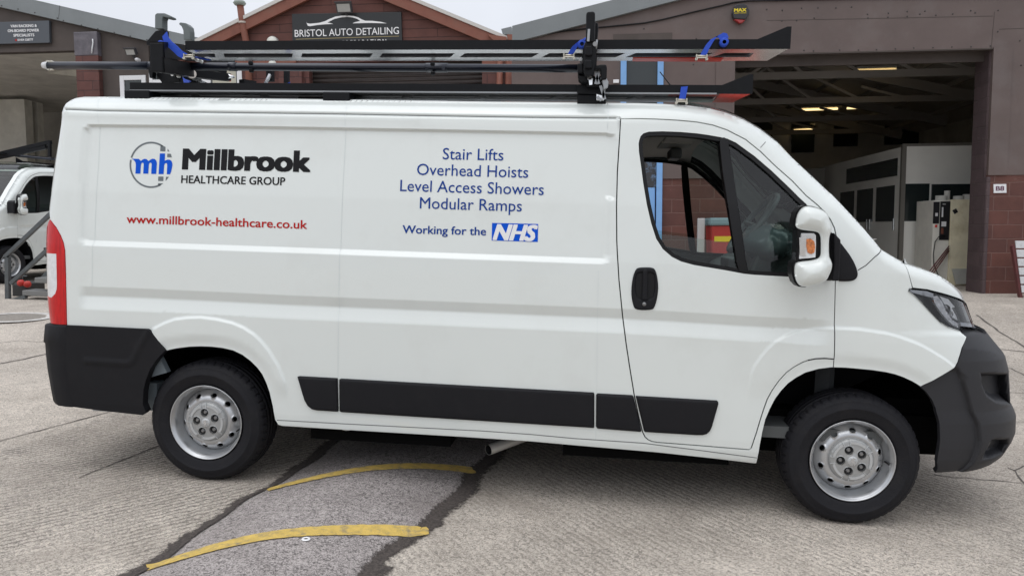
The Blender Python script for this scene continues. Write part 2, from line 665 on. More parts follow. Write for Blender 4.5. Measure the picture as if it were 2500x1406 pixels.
def inv(px, it=14):
    """pixel -> (u, z) on the van's side surface"""
    p = at_y(px, .05)
    u, z = float(p[0]), float(p[2])
    if u > X0:
        u = float(np.interp(X0 + (u - X0) * AREF / np.interp(z, _azz, _aza), _px_[:1800], _us[:1800]))
    for _ in range(it):
        e = 1e-4
        q = proj(B([u, u + e, u], [z, z, z + e], False))
        J = np.array([(q[1] - q[0]) / e, (q[2] - q[0]) / e]).T
        r = np.array(px) - q[0]
        if abs(r).max() < .02: break
        s = np.linalg.lstsq(J, r, rcond=1e-3)[0]
        n = np.abs(s).max()
        if n > .12: s *= .12 / n
        u += float(s[0]); z += float(s[1])
        u = min(max(u, -1.2), UC); z = min(max(z, .15), 2.4)
    return (u, z)

def invs(pts): return [inv(p) for p in pts]

# silhouette of rear, roof, A-pillar and bonnet in the photograph
SIL_REAR = [(137, 850), (130, 785), (125, 745), (122, 690), (120.5, 620), (121, 570), (123, 536), (129, 480), (140, 395), (152, 320), (158, 278),
            (161, 263), (165, 253), (173, 245), (185, 239.5), (205, 236.6)]
SIL_TOP = [(250, 236.6), (392, 238), (600, 240.4), (852, 243.2), (1160, 247.8), (1300, 249.2), (1480, 251), (1560, 252), (1620, 254), (1676, 257.5),
           (1732, 265), (1774, 276.5), (1816, 293), (1858, 317.5), (1900, 350), (1932, 384), (1979, 428), (2024, 470), (2069, 515), (2108, 557), (2151, 609)]
SIL_HOOD = [(2151, 609), (2206, 642), (2248, 656), (2290, 671), (2318, 689), (2346, 711), (2359, 731), (2373, 754), (2382, 774), (2387, 797)]
_edge = []
for p in SIL_REAR + SIL_TOP:
    y = .15
    for _ in range(6):
        q = at_y(p, y)
        uu = q[0] if q[0] < X0 else X0 + (q[0] - X0) * AREF / float(np.interp(q[2], _azz, _aza))
        A, _h = roll_par(np.array([uu]))
        y = float(base_y(np.array([uu]), np.array([q[2]]))[0] + A[0] * .8)
    _edge.append((float(uu), float(q[2])))
_hx = np.array([p[0] for p in SIL_HOOD], float)
_hy = np.array([p[1] for p in SIL_HOOD], float)
_u0h = _edge[-1][0]
_last = None
for uu in np.linspace(_u0h + .06, UC, 34):
    lo, hi = .9, 1.45
    ok = False
    for _ in range(40):
        zz = (lo + hi) / 2
        A, _h = roll_par(np.array([uu]))
        P = np.array([[float(X_of(np.array([uu]), np.array([zz]))[0]), float(base_y(np.array([uu]), np.array([zz]))[0] + .8 * A[0]), zz]])
        q = proj(P)[0]
        if q[1] < np.interp(q[0], _hx, _hy): hi = zz
        else: lo = zz
    zz = (lo + hi) / 2
    if _last is not None:
        zz = min(zz, _last - .004)
        zz = max(zz, _last - .06)
    zz = max(zz, 1.02)
    _last = zz
    _edge.append((float(uu), zz))
EDGE = np.array(_edge)
I_TOP0 = len(SIL_REAR) - 1              # roof starts
I_HOOD = len(SIL_REAR) + len(SIL_TOP) - 1

# ------------------------------------------------------------------ surface features
def line_z(pts):
    q = invs(pts)
    us = np.array([p[0] for p in q]); zs = np.array([p[1] for p in q])
    return lambda u: np.interp(u, us, zs)

_zt = line_z([(200, 303), (600, 307), (1048, 315), (1300, 320), (1495, 324)])
_zb = line_z([(190, 599), (700, 617), (1475, 645)])
_ul, _ur = inv((196, 450))[0], inv((1500, 480))[0]

def f_recess(u, z):
    dx = np.minimum(u - _ul, _ur - u)
    dt = _zt(u) - z
    db = z - _zb(u)
    r = .05
    dz = np.minimum(dt, db)
    d = np.where((dx < r) & (dz < r), r - np.hypot(np.maximum(r - dx, 0), np.maximum(r - dz, 0)), np.minimum(dx, dz))
    w = np.where(dt < db, .016, .030)
    lin = np.where(db < dt, np.clip(d / w, 0, 1), sm(d / w))
    return .017 * lin
FEATS.append(f_recess)

GUT = invs([(158, 267.6), (204, 269), (244, 270.6), (364, 272.6), (700, 277), (844, 279), (1048, 283), (1300, 287), (1480, 288.5), (1514, 289)])
def f_gutter(u, z):
    d = np.interp(u, [p[0] for p in GUT], [p[1] for p in GUT]) - z
    w = (u < GUT[-1][0] + .0)
    return w * (.010 * np.exp(-(d / .007) ** 2) - .006 * sm((d) / .01) * (1 - sm((d - .01) / .06)))
FEATS.append(f_gutter)

_bt = line_z([(196, 699), (336, 704), (560, 714), (700, 721), (1480, 752), (1640, 760), (1800, 770), (2030, 782), (2100, 786)])
_b0, _b1 = inv((190, 700))[0], inv((2045, 780))[0]
def f_band(u, z):
    d = _bt(u) - z
    w = sm((u - _b0) / .05) * sm((_b1 - .01 - u) / .12)
    return w * (.017 * np.clip(d / .050, 0, 1) * (1 - np.clip((d - .056) / .068, 0, 1)) )
FEATS.append(f_band)

RO = invs([(366, 815), (373, 800), (400, 786), (427, 776), (459, 772), (491, 771), (530, 776), (569, 785), (597, 797), (622, 813), (640, 830), (658, 852), (683, 892), (700, 935), (706, 985)])
R_OPEN = [(407, 855), (430, 850), (462, 846), (490, 845), (516, 846), (543, 849), (569, 855), (592, 866), (612, 881), (628, 897), (640, 913), (650, 934), (658, 956), (666, 990), (672, 1024), (680, 1036.5)]
RI = invs(R_OPEN)
FO = invs([(1822, 960), (1830, 913), (1840, 890), (1855, 868), (1872, 848), (1890, 832), (1915, 818), (1941, 808), (1988, 799), (2035, 797), (2099, 800), (2163, 810), (2195, 819), (2227, 830), (2250, 840), (2270, 851), (2304, 872), (2333, 894), (2345, 905)])
F_OPEN = [(1846, 1130), (1855, 1084), (1861, 1053), (1868, 1024), (1879, 998), (1892, 973), (1907, 953), (1924, 935), (1944, 921), (1966, 909), (1998, 900), (2030, 896), (2065, 897), (2099, 900), (2131, 903), (2163, 908), (2185, 913), (2205, 920), (2227, 930), (2248, 942.5)]
FI = invs(F_OPEN)

def flare(outer, opening, zc):
    poly = list(outer) + [(outer[-1][0], .1), (outer[0][0], .1)]
    def f(u, z):
        d = seg_dist(u, z, outer) * np.where(inside(u, z, poly), 1, -1)
        do = seg_dist(u, z, opening)
        fade = sm((z - zc) / .12) * (.55 + .45 * sm((u - outer[0][0] - .25) / .3) if outer[0][0] > 2 else 1.)
        return fade * (-.010 * sm((d + .004) / .020) + .011 * sm((.075 - do) / .07))
    return f
FEATS.append(flare(RO, RI, .50))
FEATS.append(flare(FO, FI, .62))

BRIDGE = invs([(2331, 893), (2354, 932), (2372, 974), (2380, 1024), (2383, 1086), (2378, 1130)])
fine_lines([RO, FO], -.05, .05, .0065, .013)
_uu = np.arange(-1., 3.6, .05)
fine_lines([GUT], -.022, .026, .0045, .03)
fine_lines([[(u, float(_zt(u))) for u in _uu]], -.026, .012, .0055, .03)
fine_lines([[(u, float(_zb(u))) for u in _uu]], -.010, .040, .006, .03)
fine_lines([[(u, float(_bt(u))) for u in _uu if u < _b1 + .1]], -.14, .02, .0085, .03)
fine_lines([BRIDGE], -.03, .03, .006, .012)
POCK_U = invs([(2390, 908), (2430, 908), (2458, 909), (2462, 960), (2466, 989), (2430, 985), (2408, 970), (2396, 945)])
POCK_L = invs([(2414, 1082), (2419, 1072), (2429, 1067), (2462, 1067), (2463, 1080), (2446, 1107), (2409, 1123), (2395, 1122), (2404, 1101)])
BPOLY = np.polyfit([p[1] for p in BRIDGE], [p[0] for p in BRIDGE], 2)
BCZ = invs([(2349, 850), (2380, 853), (2412, 859), (2440, 866)])
def f_bumper(u, z):
    g = u - np.polyval(BPOLY, z)
    w = (z < .86) * (u > 3.7)
    f = .022 * (1 - sm((g + .012) / .024)) * sm((.86 - z) / .05) * w
    zc = np.interp(u, [p[0] for p in BCZ], [p[1] for p in BCZ])
    f = f + .028 * np.clip((z - zc) / .09, 0, 1.5) * (u > 3.6)
    for P, dep in ((POCK_U, .09), (POCK_L, .07)):
        m = (np.abs(u - np.mean([p[0] for p in P])) < .6) & (np.abs(z - np.mean([p[1] for p in P])) < .3)
        if m.any():
            d = np.zeros_like(u)
            d[m] = seg_dist(u[m], z[m], P + [P[0]]) * np.where(inside(u[m], z[m], P), 1, 0)
            f = f + dep * sm(d / .035)
    return f

def normals(u, z, off=0.):
    e = 1.5e-3
    n = len(u)
    Q = B(np.concatenate([u + e, u - e, u, u]), np.concatenate([z, z, z + e, z - e]))
    du = Q[:n] - Q[n:2 * n]
    dz = Q[2 * n:3 * n] - Q[3 * n:]
    N_ = np.cross(du, dz)
    N_ /= np.linalg.norm(N_, axis=1)[:, None] + 1e-12
    N_[N_[:, 1] > 0] *= 1
    return N_

def cdt(outer, holes, du, dz, seg, us=(), zs=(), fine=False):
    loops = [resample(outer, seg)] + [resample(h, seg) for h in holes]
    bv = [p for l in loops for p in l]
    E, o = [], 0
    for l in loops:
        E += [(o + i, o + (i + 1) % len(l)) for i in range(len(l))]
        o += len(l)
    O = np.array(loops[0])
    gu = np.unique(np.concatenate([np.arange(O[:, 0].min() + du / 2, O[:, 0].max(), du), np.array(us, float)]))
    gz = np.unique(np.concatenate([np.arange(O[:, 1].min() + dz / 2, O[:, 1].max(), dz), np.array(zs, float)]))
    G = np.stack(np.meshgrid(gu, gz), -1).reshape(-1, 2)
    def ins(P):
        m = np.zeros(len(P), bool)
        for i in range(0, len(P), 3000):
            s = slice(i, i + 3000)
            k = inside(P[s, 0], P[s, 1], loops[0])
            for h in loops[1:]:
                k &= ~inside(P[s, 0], P[s, 1], h)
            m[s] = k
        return m
    if fine:
        ex = []
        for k, (P, rad, pts) in enumerate(FINE):
            keep = np.concatenate([seg_dist(G[i:i + 3000, 0], G[i:i + 3000, 1], P) > rad for i in range(0, len(G), 3000)]) if len(G) else np.zeros(0, bool)
            G = G[keep]
            kp = np.ones(len(pts), bool)
            for P2, r2, _ in FINE[:k]:
                kp &= seg_dist(pts[:, 0], pts[:, 1], P2) > r2
            ex.append(pts[kp])
        G = np.concatenate([G] + ex)
    G = G[ins(G)]
    if len(G):
        BV = np.array(bv)
        keep = np.ones(len(G), bool)
        for i in range(0, len(G), 2000):
            D = np.hypot(G[i:i + 2000, None, 0] - BV[None, :, 0], G[i:i + 2000, None, 1] - BV[None, :, 1]).min(1)
            keep[i:i + 2000] = D > .35 * min(du, dz)
        G = G[keep]
    V = [Vector((p[0], p[1])) for p in bv] + [Vector((float(p[0]), float(p[1]))) for p in G]
    r = delaunay_2d_cdt(V, E, [], 0, 1e-7)
    ov = np.array([(v.x, v.y) for v in r[0]])
    T = np.array([f for f in r[2] if len(f) == 3])
    c = ov[T].mean(1)
    T = T[ins(c)]
    # consistent winding (counter-clockwise in (u,z))
    a, b, cc = ov[T[:, 0]], ov[T[:, 1]], ov[T[:, 2]]
    cr = (b[:, 0] - a[:, 0]) * (cc[:, 1] - a[:, 1]) - (b[:, 1] - a[:, 1]) * (cc[:, 0] - a[:, 0])
    T[cr < 0] = T[cr < 0][:, ::-1]
    T = T[np.abs(cr) > 1e-10]
    orig = {}
    for i, l in enumerate(r[3]):
        for k in l:
            orig[k] = i
    lo, o = [], 0
    for l in loops:
        lo.append([orig.get(o + i, -1) for i in range(len(l))])
        o += len(l)
    return ov, T, lo

def mesh_from(name, V, F, Nn, mats, parent, side=0, smooth=True, mi=None):
    """side 1 mirrors to the far side; Nn may hold zero rows (automatic normals)"""
    V = np.array(V, float)
    F = [tuple(int(i) for i in f) for f in F]
    if side:
        V[:, 1] = YW - V[:, 1]
        F = [f[::-1] for f in F]
        if Nn is not None:
            Nn = np.array(Nn); Nn[:, 1] *= -1
    b = base_of(parent)
    V = V - np.array(b)
    me = bpy.data.meshes.new(name)
    me.from_pydata([tuple(v) for v in V], [], F)
    for m in (mats if isinstance(mats, (list, tuple)) else [mats]): me.materials.append(m)
    me.polygons.foreach_set('use_smooth', [smooth] * len(F))
    if mi is not None: me.polygons.foreach_set('material_index', mi)
    me.update()
    if Nn is not None:
        me.normals_split_custom_set_from_vertices([tuple(n) for n in Nn])
    return new_obj(name, me, parent)

def patch_data(outer, holes=(), off=0., du=.03, dz=.02, seg=.015, rim=0., us=(), zs=(), fine=False):
    """piece of the van's skin: vertices, faces, normals. off > 0 lies inside the skin; rim folds the edges inwards"""
    ov, T, loops = cdt(outer, list(holes), du, dz, seg, us, zs, fine)
    P = B(ov[:, 0], ov[:, 1])
    Nn = normals(ov[:, 0], ov[:, 1])
    P = P - Nn * off
    V, F, NN = [P], [T], [Nn]
    if rim:
        n0 = len(P)
        for li, l in enumerate(loops):
            l = [i for i in l if i >= 0]
            a = P[l]; b = P[l] - Nn[l] * rim
            k = len(l)
            base = n0
            V += [a, b]; NN += [np.zeros((2 * k, 3))]
            q = np.array([(base + i, base + k + i, base + k + (i + 1) % k, base + (i + 1) % k) for i in range(k)])
            F.append(q)
            n0 += 2 * k
    V = np.concatenate(V); NN = np.concatenate(NN)
    FF = [tuple(f) for g in F for f in g]
    return V, FF, NN

def skin(name, mats, parent, side, outer, holes=(), **k):
    if side: k['du'] = max(k.get('du', .025), .03); k['dz'] = max(k.get('dz', .0085), .022)
    V, F, NN = patch_data(outer, holes, **k)
    return mesh_from(name, V, F, NN, mats, parent, side)

def pillow_data(outer, holes=(), h=.01, r=.012, du=.02, dz=.02, seg=.008, skirt=.03, func=None, full=0.):
    """raised piece lying on the skin with rounded edges: h high, edge radius r"""
    ov, T, loops = cdt(outer, list(holes), du, dz, seg)
    # add rings inside the edge for the rounding
    ring = []
    for l in [resample(outer, seg)] + [resample(hh, seg) for hh in holes]:
        L = np.array(l)
        t = np.roll(L, -1, 0) - np.roll(L, 1, 0)
        t /= np.linalg.norm(t, axis=1)[:, None] + 1e-12
        nn = np.stack([-t[:, 1], t[:, 0]], -1)
        for fr in (.12, .35, .7, 1.05):
            for s in (1, -1):
                ring.append(L + nn * s * r * fr)
    Rg = np.concatenate(ring)
    k = inside(Rg[:, 0], Rg[:, 1], outer)
    for hh in holes: k &= ~inside(Rg[:, 0], Rg[:, 1], hh)
    Rg = Rg[k]
    allL = [list(outer) + [outer[0]]] + [list(x) + [x[0]] for x in holes]
    dd = np.min([seg_dist(Rg[:, 0], Rg[:, 1], l) for l in allL], 0)
    Rg = Rg[dd > r * .08]
    bl = [resample(outer, seg)] + [resample(x, seg) for x in holes]
    bv = [p for l in bl for p in l]
    E, o = [], 0
    for l in bl:
        E += [(o + i, o + (i + 1) % len(l)) for i in range(len(l))]; o += len(l)
    gi = ov[sum(len(l) for l in loops):] if len(ov) > sum(len(l) for l in loops) else np.zeros((0, 2))
    if len(gi):
        dg = np.min([seg_dist(gi[:, 0], gi[:, 1], l) for l in allL], 0)
        gi = gi[dd.max() * 0 + dg > r * 1.1] if len(gi) else gi
    V2 = [Vector(p) for p in bv] + [Vector((float(a), float(b))) for a, b in Rg] + [Vector((float(a), float(b))) for a, b in gi]
    rr = delaunay_2d_cdt(V2, E, [], 0, 1e-6)
    ov = np.array([(v.x, v.y) for v in rr[0]])
    T = np.array([f for f in rr[2] if len(f) == 3])
    c = ov[T].mean(1)
    k = inside(c[:, 0], c[:, 1], outer)
    for hh in holes: k &= ~inside(c[:, 0], c[:, 1], hh)
    T = T[k]
    a, b, cc = ov[T[:, 0]], ov[T[:, 1]], ov[T[:, 2]]
    cr = (b[:, 0] - a[:, 0]) * (cc[:, 1] - a[:, 1]) - (b[:, 1] - a[:, 1]) * (cc[:, 0] - a[:, 0])
    T[cr < 0] = T[cr < 0][:, ::-1]
    d = np.min([seg_dist(ov[:, 0], ov[:, 1], l) for l in allL], 0)
    t = np.clip(1 - d / r, 0, 1)
    hh_ = h - r * (1 - np.sqrt(np.maximum(1 - np.minimum(t, .97) ** 2, 0))) * (full if full else min(1., h / r if r > h else 1.))
    return ov, T, hh_, bl, rr

def pillow(name, mats, parent, side, outer, holes=(), h=.012, r=.01, du=.03, dz=.03, seg=.01, flat_y=None, skirt=.03, full=0.):
    """flat_y None: sits on the skin. Otherwise (u,z) = (x,z) and the top lies on the plane y = flat_y"""
    ov, T, hh, bl, rr = pillow_data(outer, holes, h, r, du, dz, seg, full=full)
    if flat_y is None:
        P0 = B(ov[:, 0], ov[:, 1]); Nn = normals(ov[:, 0], ov[:, 1])
        P = P0 + Nn * hh[:, None]
    else:
        fy = flat_y(ov) if callable(flat_y) else np.full(len(ov), flat_y)
        Nn = np.tile([0., -1., 0.], (len(ov), 1))
        P = np.stack([ov[:, 0], fy + h - hh, ov[:, 1]], -1)
    V = [P]; F = [tuple(t) for t in T]
    orig = {}
    for i, l in enumerate(rr[3]):
        for k in l: orig[k] = i
    n0 = len(P); o = 0
    for l in bl:
        ids = [orig.get(o + i, -1) for i in range(len(l))]
        ids = [i for i in ids if i >= 0]
        k = len(ids)
        V.append(P[ids] - Nn[ids] * skirt)
        F += [(ids[i], n0 + i, n0 + (i + 1) % k, ids[(i + 1) % k]) for i in range(k)]
        n0 += k; o += len(l)
    return mesh_from(name, np.concatenate(V), F, None, mats, parent, side)

def ribbon(name, m, parent, side, line, w=.004, off=-.0006, closed=False, seg=.02):
    L = np.array(resample(line, seg, closed))
    t = np.gradient(L, axis=0)
    t /= np.linalg.norm(t, axis=1)[:, None] + 1e-12
    nn = np.stack([-t[:, 1], t[:, 0]], -1)
    a, b = L + nn * w / 2, L - nn * w / 2
    U = np.concatenate([a, b])
    P = B(U[:, 0], U[:, 1]); Nn = normals(U[:, 0], U[:, 1])
    P = P - Nn * off
    k = len(L)
    F = [(i, k + i, k + (i + 1) % k, (i + 1) % k) for i in range(k if closed else k - 1)]
    return mesh_from(name, P, F, Nn, m, parent, side)

def chaikin(p, n=2, closed=True):
    p = [np.array(a, float) for a in p]
    for _ in range(n):
        o = []
        m = len(p)
        for i in range(m if closed else m - 1):
            a, b = p[i], p[(i + 1) % m]
            o += [a * .75 + b * .25, a * .25 + b * .75]
        if not closed: o = [p[0]] + o + [p[-1]]
        p = o
    return [tuple(a) for a in p]

def arc3(p, q, r, bulge, n=8):
    return [p, q, r]

# =================================================================== THE VAN
van = thing('panel_van', 'white panel van with rear lettering panels parked broadside across the yard in front', 'van', (1.7, YW / 2, 0))

REAR_BOTTOM = [(164, 793)]
TAIL_R = [(123, 537), (126, 541), (138, 555), (149, 575), (159, 595), (165, 618), (168.5, 640), (170, 670), (171, 700), (172.5, 740), (164 + 0, 792)]
TAIL_R = [(123, 536), (127, 541), (138, 555), (149, 575), (156, 593), (159.5, 612), (161, 655), (162, 700), (163, 745), (164, 793)]
DOOR = [(1515.5, 291), (1560, 290.5), (1600, 291.5), (1650, 294), (1700, 298.5), (1740, 306), (1775, 318), (1820, 341), (1856, 370), (1892, 405), (1934, 442), (1968, 478), (1996, 501),
        (2013, 518), (2027, 536), (2037, 557), (2042, 580), (2041, 620), (2039.5, 685), (2038, 745), (2036.5, 800), (2035.5, 876), (2012, 874.5), (1992, 875), (1974, 878), (1958, 884), (1938, 895), (1919, 909),
        (1901, 929), (1885, 952), (1873, 974), (1864, 999), (1855, 1027), (1847, 1054), (1839, 1078), (1834, 1093), (1829, 1097), (1700, 1086.5), (1604, 1079), (1592, 1077), (1583, 1073), (1575, 1066), (1569, 1054), (1560, 1018), (1549, 966),
        (1538, 899), (1529, 840), (1520, 769), (1511.5, 684), (1507.5, 620), (1506, 588), (1505.5, 504), (1507.5, 420), (1512, 350)]
DOOR_UZ = invs(DOOR)
TAIL_UZ = invs(TAIL_R)
HEADL = [(2218, 710), (2220, 706), (2227, 705), (2264, 708.5), (2305, 719), (2343, 732), (2362, 748), (2373, 766), (2382, 784), (2387, 798), (2366, 800), (2346, 798.5), (2344.6, 808),
         (2314, 797), (2295.5, 786), (2273, 763), (2252, 740), (2232, 720)]
HEADL_UZ = invs(HEADL)
HOODGAP = invs([(2207.5, 643), (2213, 656), (2219, 673), (2227, 704)])
E_ = [tuple(p) for p in EDGE]
# where the bonnet starts on the silhouette
_ih = min(range(I_HOOD, len(E_)), key=lambda i: abs(E_[i][0] - HOODGAP[0][0]))
_hs = min(range(len(SIL_REAR)), key=lambda i: abs(E_[i][1] - TAIL_UZ[0][1]))
HOODGAP[0] = E_[_ih]
BUMP_R = invs([(164, 793), (230, 796), (300, 799.5), (364, 802.5), (370, 806), (407, 855)])
WING_TIP = invs([(2248, 942.5), (2290, 919), (2331, 894), (2340, 874), (2347.5, 849), (2347.5, 813), (2344.6, 808)])
SILL_B = invs([(680, 1036.5), (690, 1039), (832, 1048), (1132, 1066), (1299, 1077), (1400, 1086), (1600, 1103), (1740, 1118), (1840, 1130), (1846, 1130)])

WINDOW = [(1559, 352), (1560.5, 343), (1564, 333), (1571, 326), (1584, 322), (1618, 321), (1660, 322.5), (1702, 326), (1730, 330), (1758, 335), (1776, 339), (1797, 348.5), (1842, 381), (1884, 417), (1926, 457), (1952, 483), (1968, 497.5),
          (1992, 530), (2008, 575), (2014, 630), (2012, 682), (1932, 676), (1842, 671), (1815, 668), (1772, 660), (1730, 653), (1694, 647), (1663, 638.5), (1640, 627), (1618, 608), (1602, 583), (1590, 546), (1579, 499), (1570.5, 448), (1565, 406), (1560, 372)]
WIN_UZ = invs(WINDOW)

def inset(poly, d):
    L = np.array(poly)
    t = np.roll(L, -1, 0) - np.roll(L, 1, 0)
    t /= np.linalg.norm(t, axis=1)[:, None] + 1e-12
    n = np.stack([-t[:, 1], t[:, 0]], -1)
    a = L[:, 0] @ np.roll(L[:, 1], -1) - L[:, 1] @ np.roll(L[:, 0], -1)
    if a < 0: n = -n
    return [tuple(p) for p in L + n * d]

DOOR_HOLE = inset(DOOR_UZ, -.0035)
DOOR_IN = inset(DOOR_UZ, .0025)

body_poly = (BUMP_R[::1] + RI[1:] + SILL_B[1:-1] + FI[:] + WING_TIP[1:]
             + HEADL_UZ[13:] + [HEADL_UZ[0], HEADL_UZ[1]] + [HOODGAP[3], HOODGAP[2], HOODGAP[1]]
             + [E_[i] for i in range(_ih, _hs, -1)] + TAIL_UZ[:-1])
# bonnet side: from the gap over the headlamp to the nose centre
hood_poly = ([tuple(np.array(p) + np.array([.006, 0])) for p in HOODGAP[:3]] + [(HOODGAP[3][0] + .006, HOODGAP[3][1] + .004)]
             + [(p[0], p[1] + .005) for p in HEADL_UZ[3:10]] + [(UC, HEADL_UZ[9][1])] + [E_[i] for i in range(len(E_) - 1, _ih, -1)])
hz = HEADL_UZ[9][1]
bump_top = invs([(2347.5, 813)])[0]
bumper_poly = (invs([(2248, 943.5), (2265, 958), (2279, 977), (2289, 1000), (2295, 1024), (2298, 1045), (2299, 1063), (2298, 1085), (2295, 1105), (2291, 1130), (2286, 1155)]) + [(invs([(2400, 1141)])[0][0], invs([(2400, 1141)])[0][1])]
               + [(UC - .35, .27), (UC, .27), (UC, bump_top[1] - .02), (4.6, bump_top[1] - .01)]
               + invs([(2412, 819), (2380, 813), (2348.5, 812), (2349, 849), (2341.5, 874), (2332, 895), (2291, 920)]))

def top_loft(name, m, parent, i0, i1, K=14, crown=.05, t0=0., t1=1.):
    """skin from the near edge over the roof, windscreen or bonnet to the far edge"""
    L = [EDGE[i] for i in range(i0, i1 + 1)]
    L = np.array(resample([tuple(p) for p in L], .04, closed=False))
    P = B(L[:, 0], L[:, 1], False)
    T = np.gradient(P, axis=0)
    n = np.stack([-T[:, 2], T[:, 0]], -1)
    n /= np.linalg.norm(n, axis=1)[:, None] + 1e-9
    V = []
    for i in range(len(P)):
        for k in range(K + 1):
            t = t0 + (t1 - t0) * k / K
            h = crown * (1 - abs(2 * t - 1) ** 2.2) * min(1, (YW / 2 - P[i, 1]) / .7)
            V.append((P[i, 0] + n[i, 0] * h, P[i, 1] + (YW - 2 * P[i, 1]) * t, P[i, 2] + n[i, 1] * h))
    F = []
    for i in range(len(P) - 1):
        for k in range(K):
            a = i * (K + 1) + k
            F.append((a, a + K + 1, a + K + 2, a + 1))
    return V, F

# ---- body
bodyV, bodyF, bodyN = patch_data(body_poly, [DOOR_HOLE], rim=.03, fine=True)
b2V, b2F, b2N = patch_data(body_poly, [DOOR_HOLE], rim=.03, du=.035, dz=.022)
Vs, Fs, Ns = [bodyV], list(bodyF), [bodyN]
n0 = len(bodyV)
m = b2V.copy(); m[:, 1] = YW - m[:, 1]
mn = b2N.copy(); mn[:, 1] *= -1
Vs.append(m); Ns.append(mn)
Fs += [tuple(i + n0 for i in f)[::-1] for f in b2F]
n0 += len(m)
i_ws0 = min(range(len(E_)), key=lambda i: abs(E_[i][0] - 2.62))
i_ws1 = I_HOOD
for (a, b, cr, t0, t1, K_) in ((0, i_ws0, .045, 0, 1, 14), (i_ws0, i_ws1, .10, 0, .045, 3), (i_ws0, i_ws1, .10, .955, 1, 3)):
    V, F = top_loft('roof', WHITE, van, a, b, K=K_, crown=cr, t0=t0, t1=t1)
    Vs.append(np.array(V)); Ns.append(np.zeros((len(V), 3)))
    Fs += [tuple(i + n0 for i in f) for f in F]
    n0 += len(V)
body = mesh_from('body', np.concatenate(Vs), Fs, np.concatenate(Ns), [WHITE], van)
V, F = top_loft('windscreen', GLASS, van, i_ws0, i_ws1, crown=.10, t0=.044, t1=.956)
windscreen = mesh_from('windscreen', V, F, None, [GLASS], van)
# rear doors below the tail of the edge line
rd = MBd()
_rx = float(E_[0][0])
rd.box((_rx - .015, .10, .52), (_rx + .03, YW - .10, float(E_[0][1]) + .02))
rd.build('rear_door', WHITE, van)
# ---- bonnet
hV, hF, hN = patch_data(hood_poly, rim=.02, du=.025, dz=.012)
hm = hV.copy(); hm[:, 1] = YW - hm[:, 1]
hmn = hN.copy(); hmn[:, 1] *= -1
V, F = top_loft('bonnet', WHITE, van, _ih, len(E_) - 1, crown=.05)
n1 = len(hV)
mesh_from('bonnet', np.concatenate([hV, hm, np.array(V)]), [tuple(f) for f in hF] + [tuple(i + n1 for i in f)[::-1] for f in hF] + [tuple(i + 2 * n1 for i in f) for f in F],
          np.concatenate([hN, hmn, np.zeros((len(V), 3))]), [WHITE], van)
V, F = top_loft('cowl', PLASTIC, van, I_HOOD, _ih, crown=.05)
mesh_from('cowl', V, F, None, [PLASTIC], van)

def both(fn):
    for s in (0, 1): fn(s)

# dark shut lines and seams -------------------------------------------------
def seams(s):
    ribbon('door_gap', JAMB, van, s, DOOR_UZ, w=.045, off=.012, closed=True)
    ribbon('bonnet_gap', JAMB, van, s, [tuple(np.array(HOODGAP[0]) * .6 + np.array(HOODGAP[1]) * .4)] + HOODGAP[1:] + [(HEADL_UZ[3][0], HEADL_UZ[3][1] + .004)], w=.016, off=.010)
    ribbon('wing_seam', JAMB, van, s, invs([(2150.5, 611), (2136, 627), (2114, 648), (2094, 660)]), w=.0045, off=-.0008)
    ribbon('pillar_seam', SEAMC, van, s, invs([(1856.5, 361), (1869, 347)]), w=.0035, off=-.0008)
    ribbon('wing_seam', JAMB, van, s, invs([(2035.5, 878), (2034.5, 896)]), w=.004, off=-.0008)
    ribbon('wing_seam', JAMB, van, s, invs([(2036, 876), (2012, 874), (1990, 875), (1972, 879)]), w=.006, off=-.0008)
    ribbon('roof_gutter', SEAMC, van, s, GUT, w=.006, off=-.0008)
    ribbon('sill_seam', SEAMC, van, s, invs([(676, 1025), (832, 1033.5), (1180, 1051.5), (1299, 1060), (1400, 1069.5), (1570, 1081), (1700, 1097.5), (1848, 1117)]), w=.0045, off=-.0008)
    for L, w in ((((847, 254), (845, 270), (843, 300), (838, 400), (833, 500), (829, 630), (826, 800), (825, 922)), .0028),
              (((1485, 254), (1484.5, 290), (1482, 335)), .003),
              (((1457, 960), (1458, 800), (1461, 660)), .002), ((1455, 1044, ), ) if False else (((1455, 1046), (1454.5, 1072)), .003),
              (((243, 241), (241, 270), (240.5, 300), (236, 400), (229, 520), (226, 600), (225, 700)), .0022)):
        ribbon('panel_seam', SEAML, van, s, invs(L), w=w, off=-.0006)
SEAMC = mat('seam_sealant', (.16, .165, .165), .6)
SEAML = mat('panel_seam', (.60, .645, .635), .5)
both(seams)

# ---- doors ------------------------------------------------------------------
HANDLE = invs([(1541, 716), (1542, 694), (1546, 672), (1552, 658), (1558, 653.5), (1575, 652.5), (1590, 653), (1598, 656), (1603, 668), (1606.5, 688), (1607, 710), (1603, 735), (1597, 752), (1591, 756), (1570, 757), (1552, 755), (1547, 749), (1543, 733)])
HGRIP = invs([(1569, 661), (1572, 657.5), (1578, 657.5), (1581, 661), (1581, 700), (1580, 720), (1583, 732), (1566, 732), (1567.5, 718), (1568, 700)])
HWELL = invs([(1553, 672), (1558, 667), (1574, 665), (1594, 667), (1598, 674), (1598, 700), (1595, 722), (1588, 729), (1574, 731), (1560, 729), (1554, 720), (1551, 698)])
HLOCK = (1572.5, 742)
PILLAR = invs([(1759, 338), (1768, 336), (1776, 341), (1778, 347), (1789, 415), (1800, 490), (1812, 570), (1822, 640), (1828, 668), (1805, 664.5), (1798, 640), (1787, 570), (1775, 490), (1764, 420), (1757, 352)])
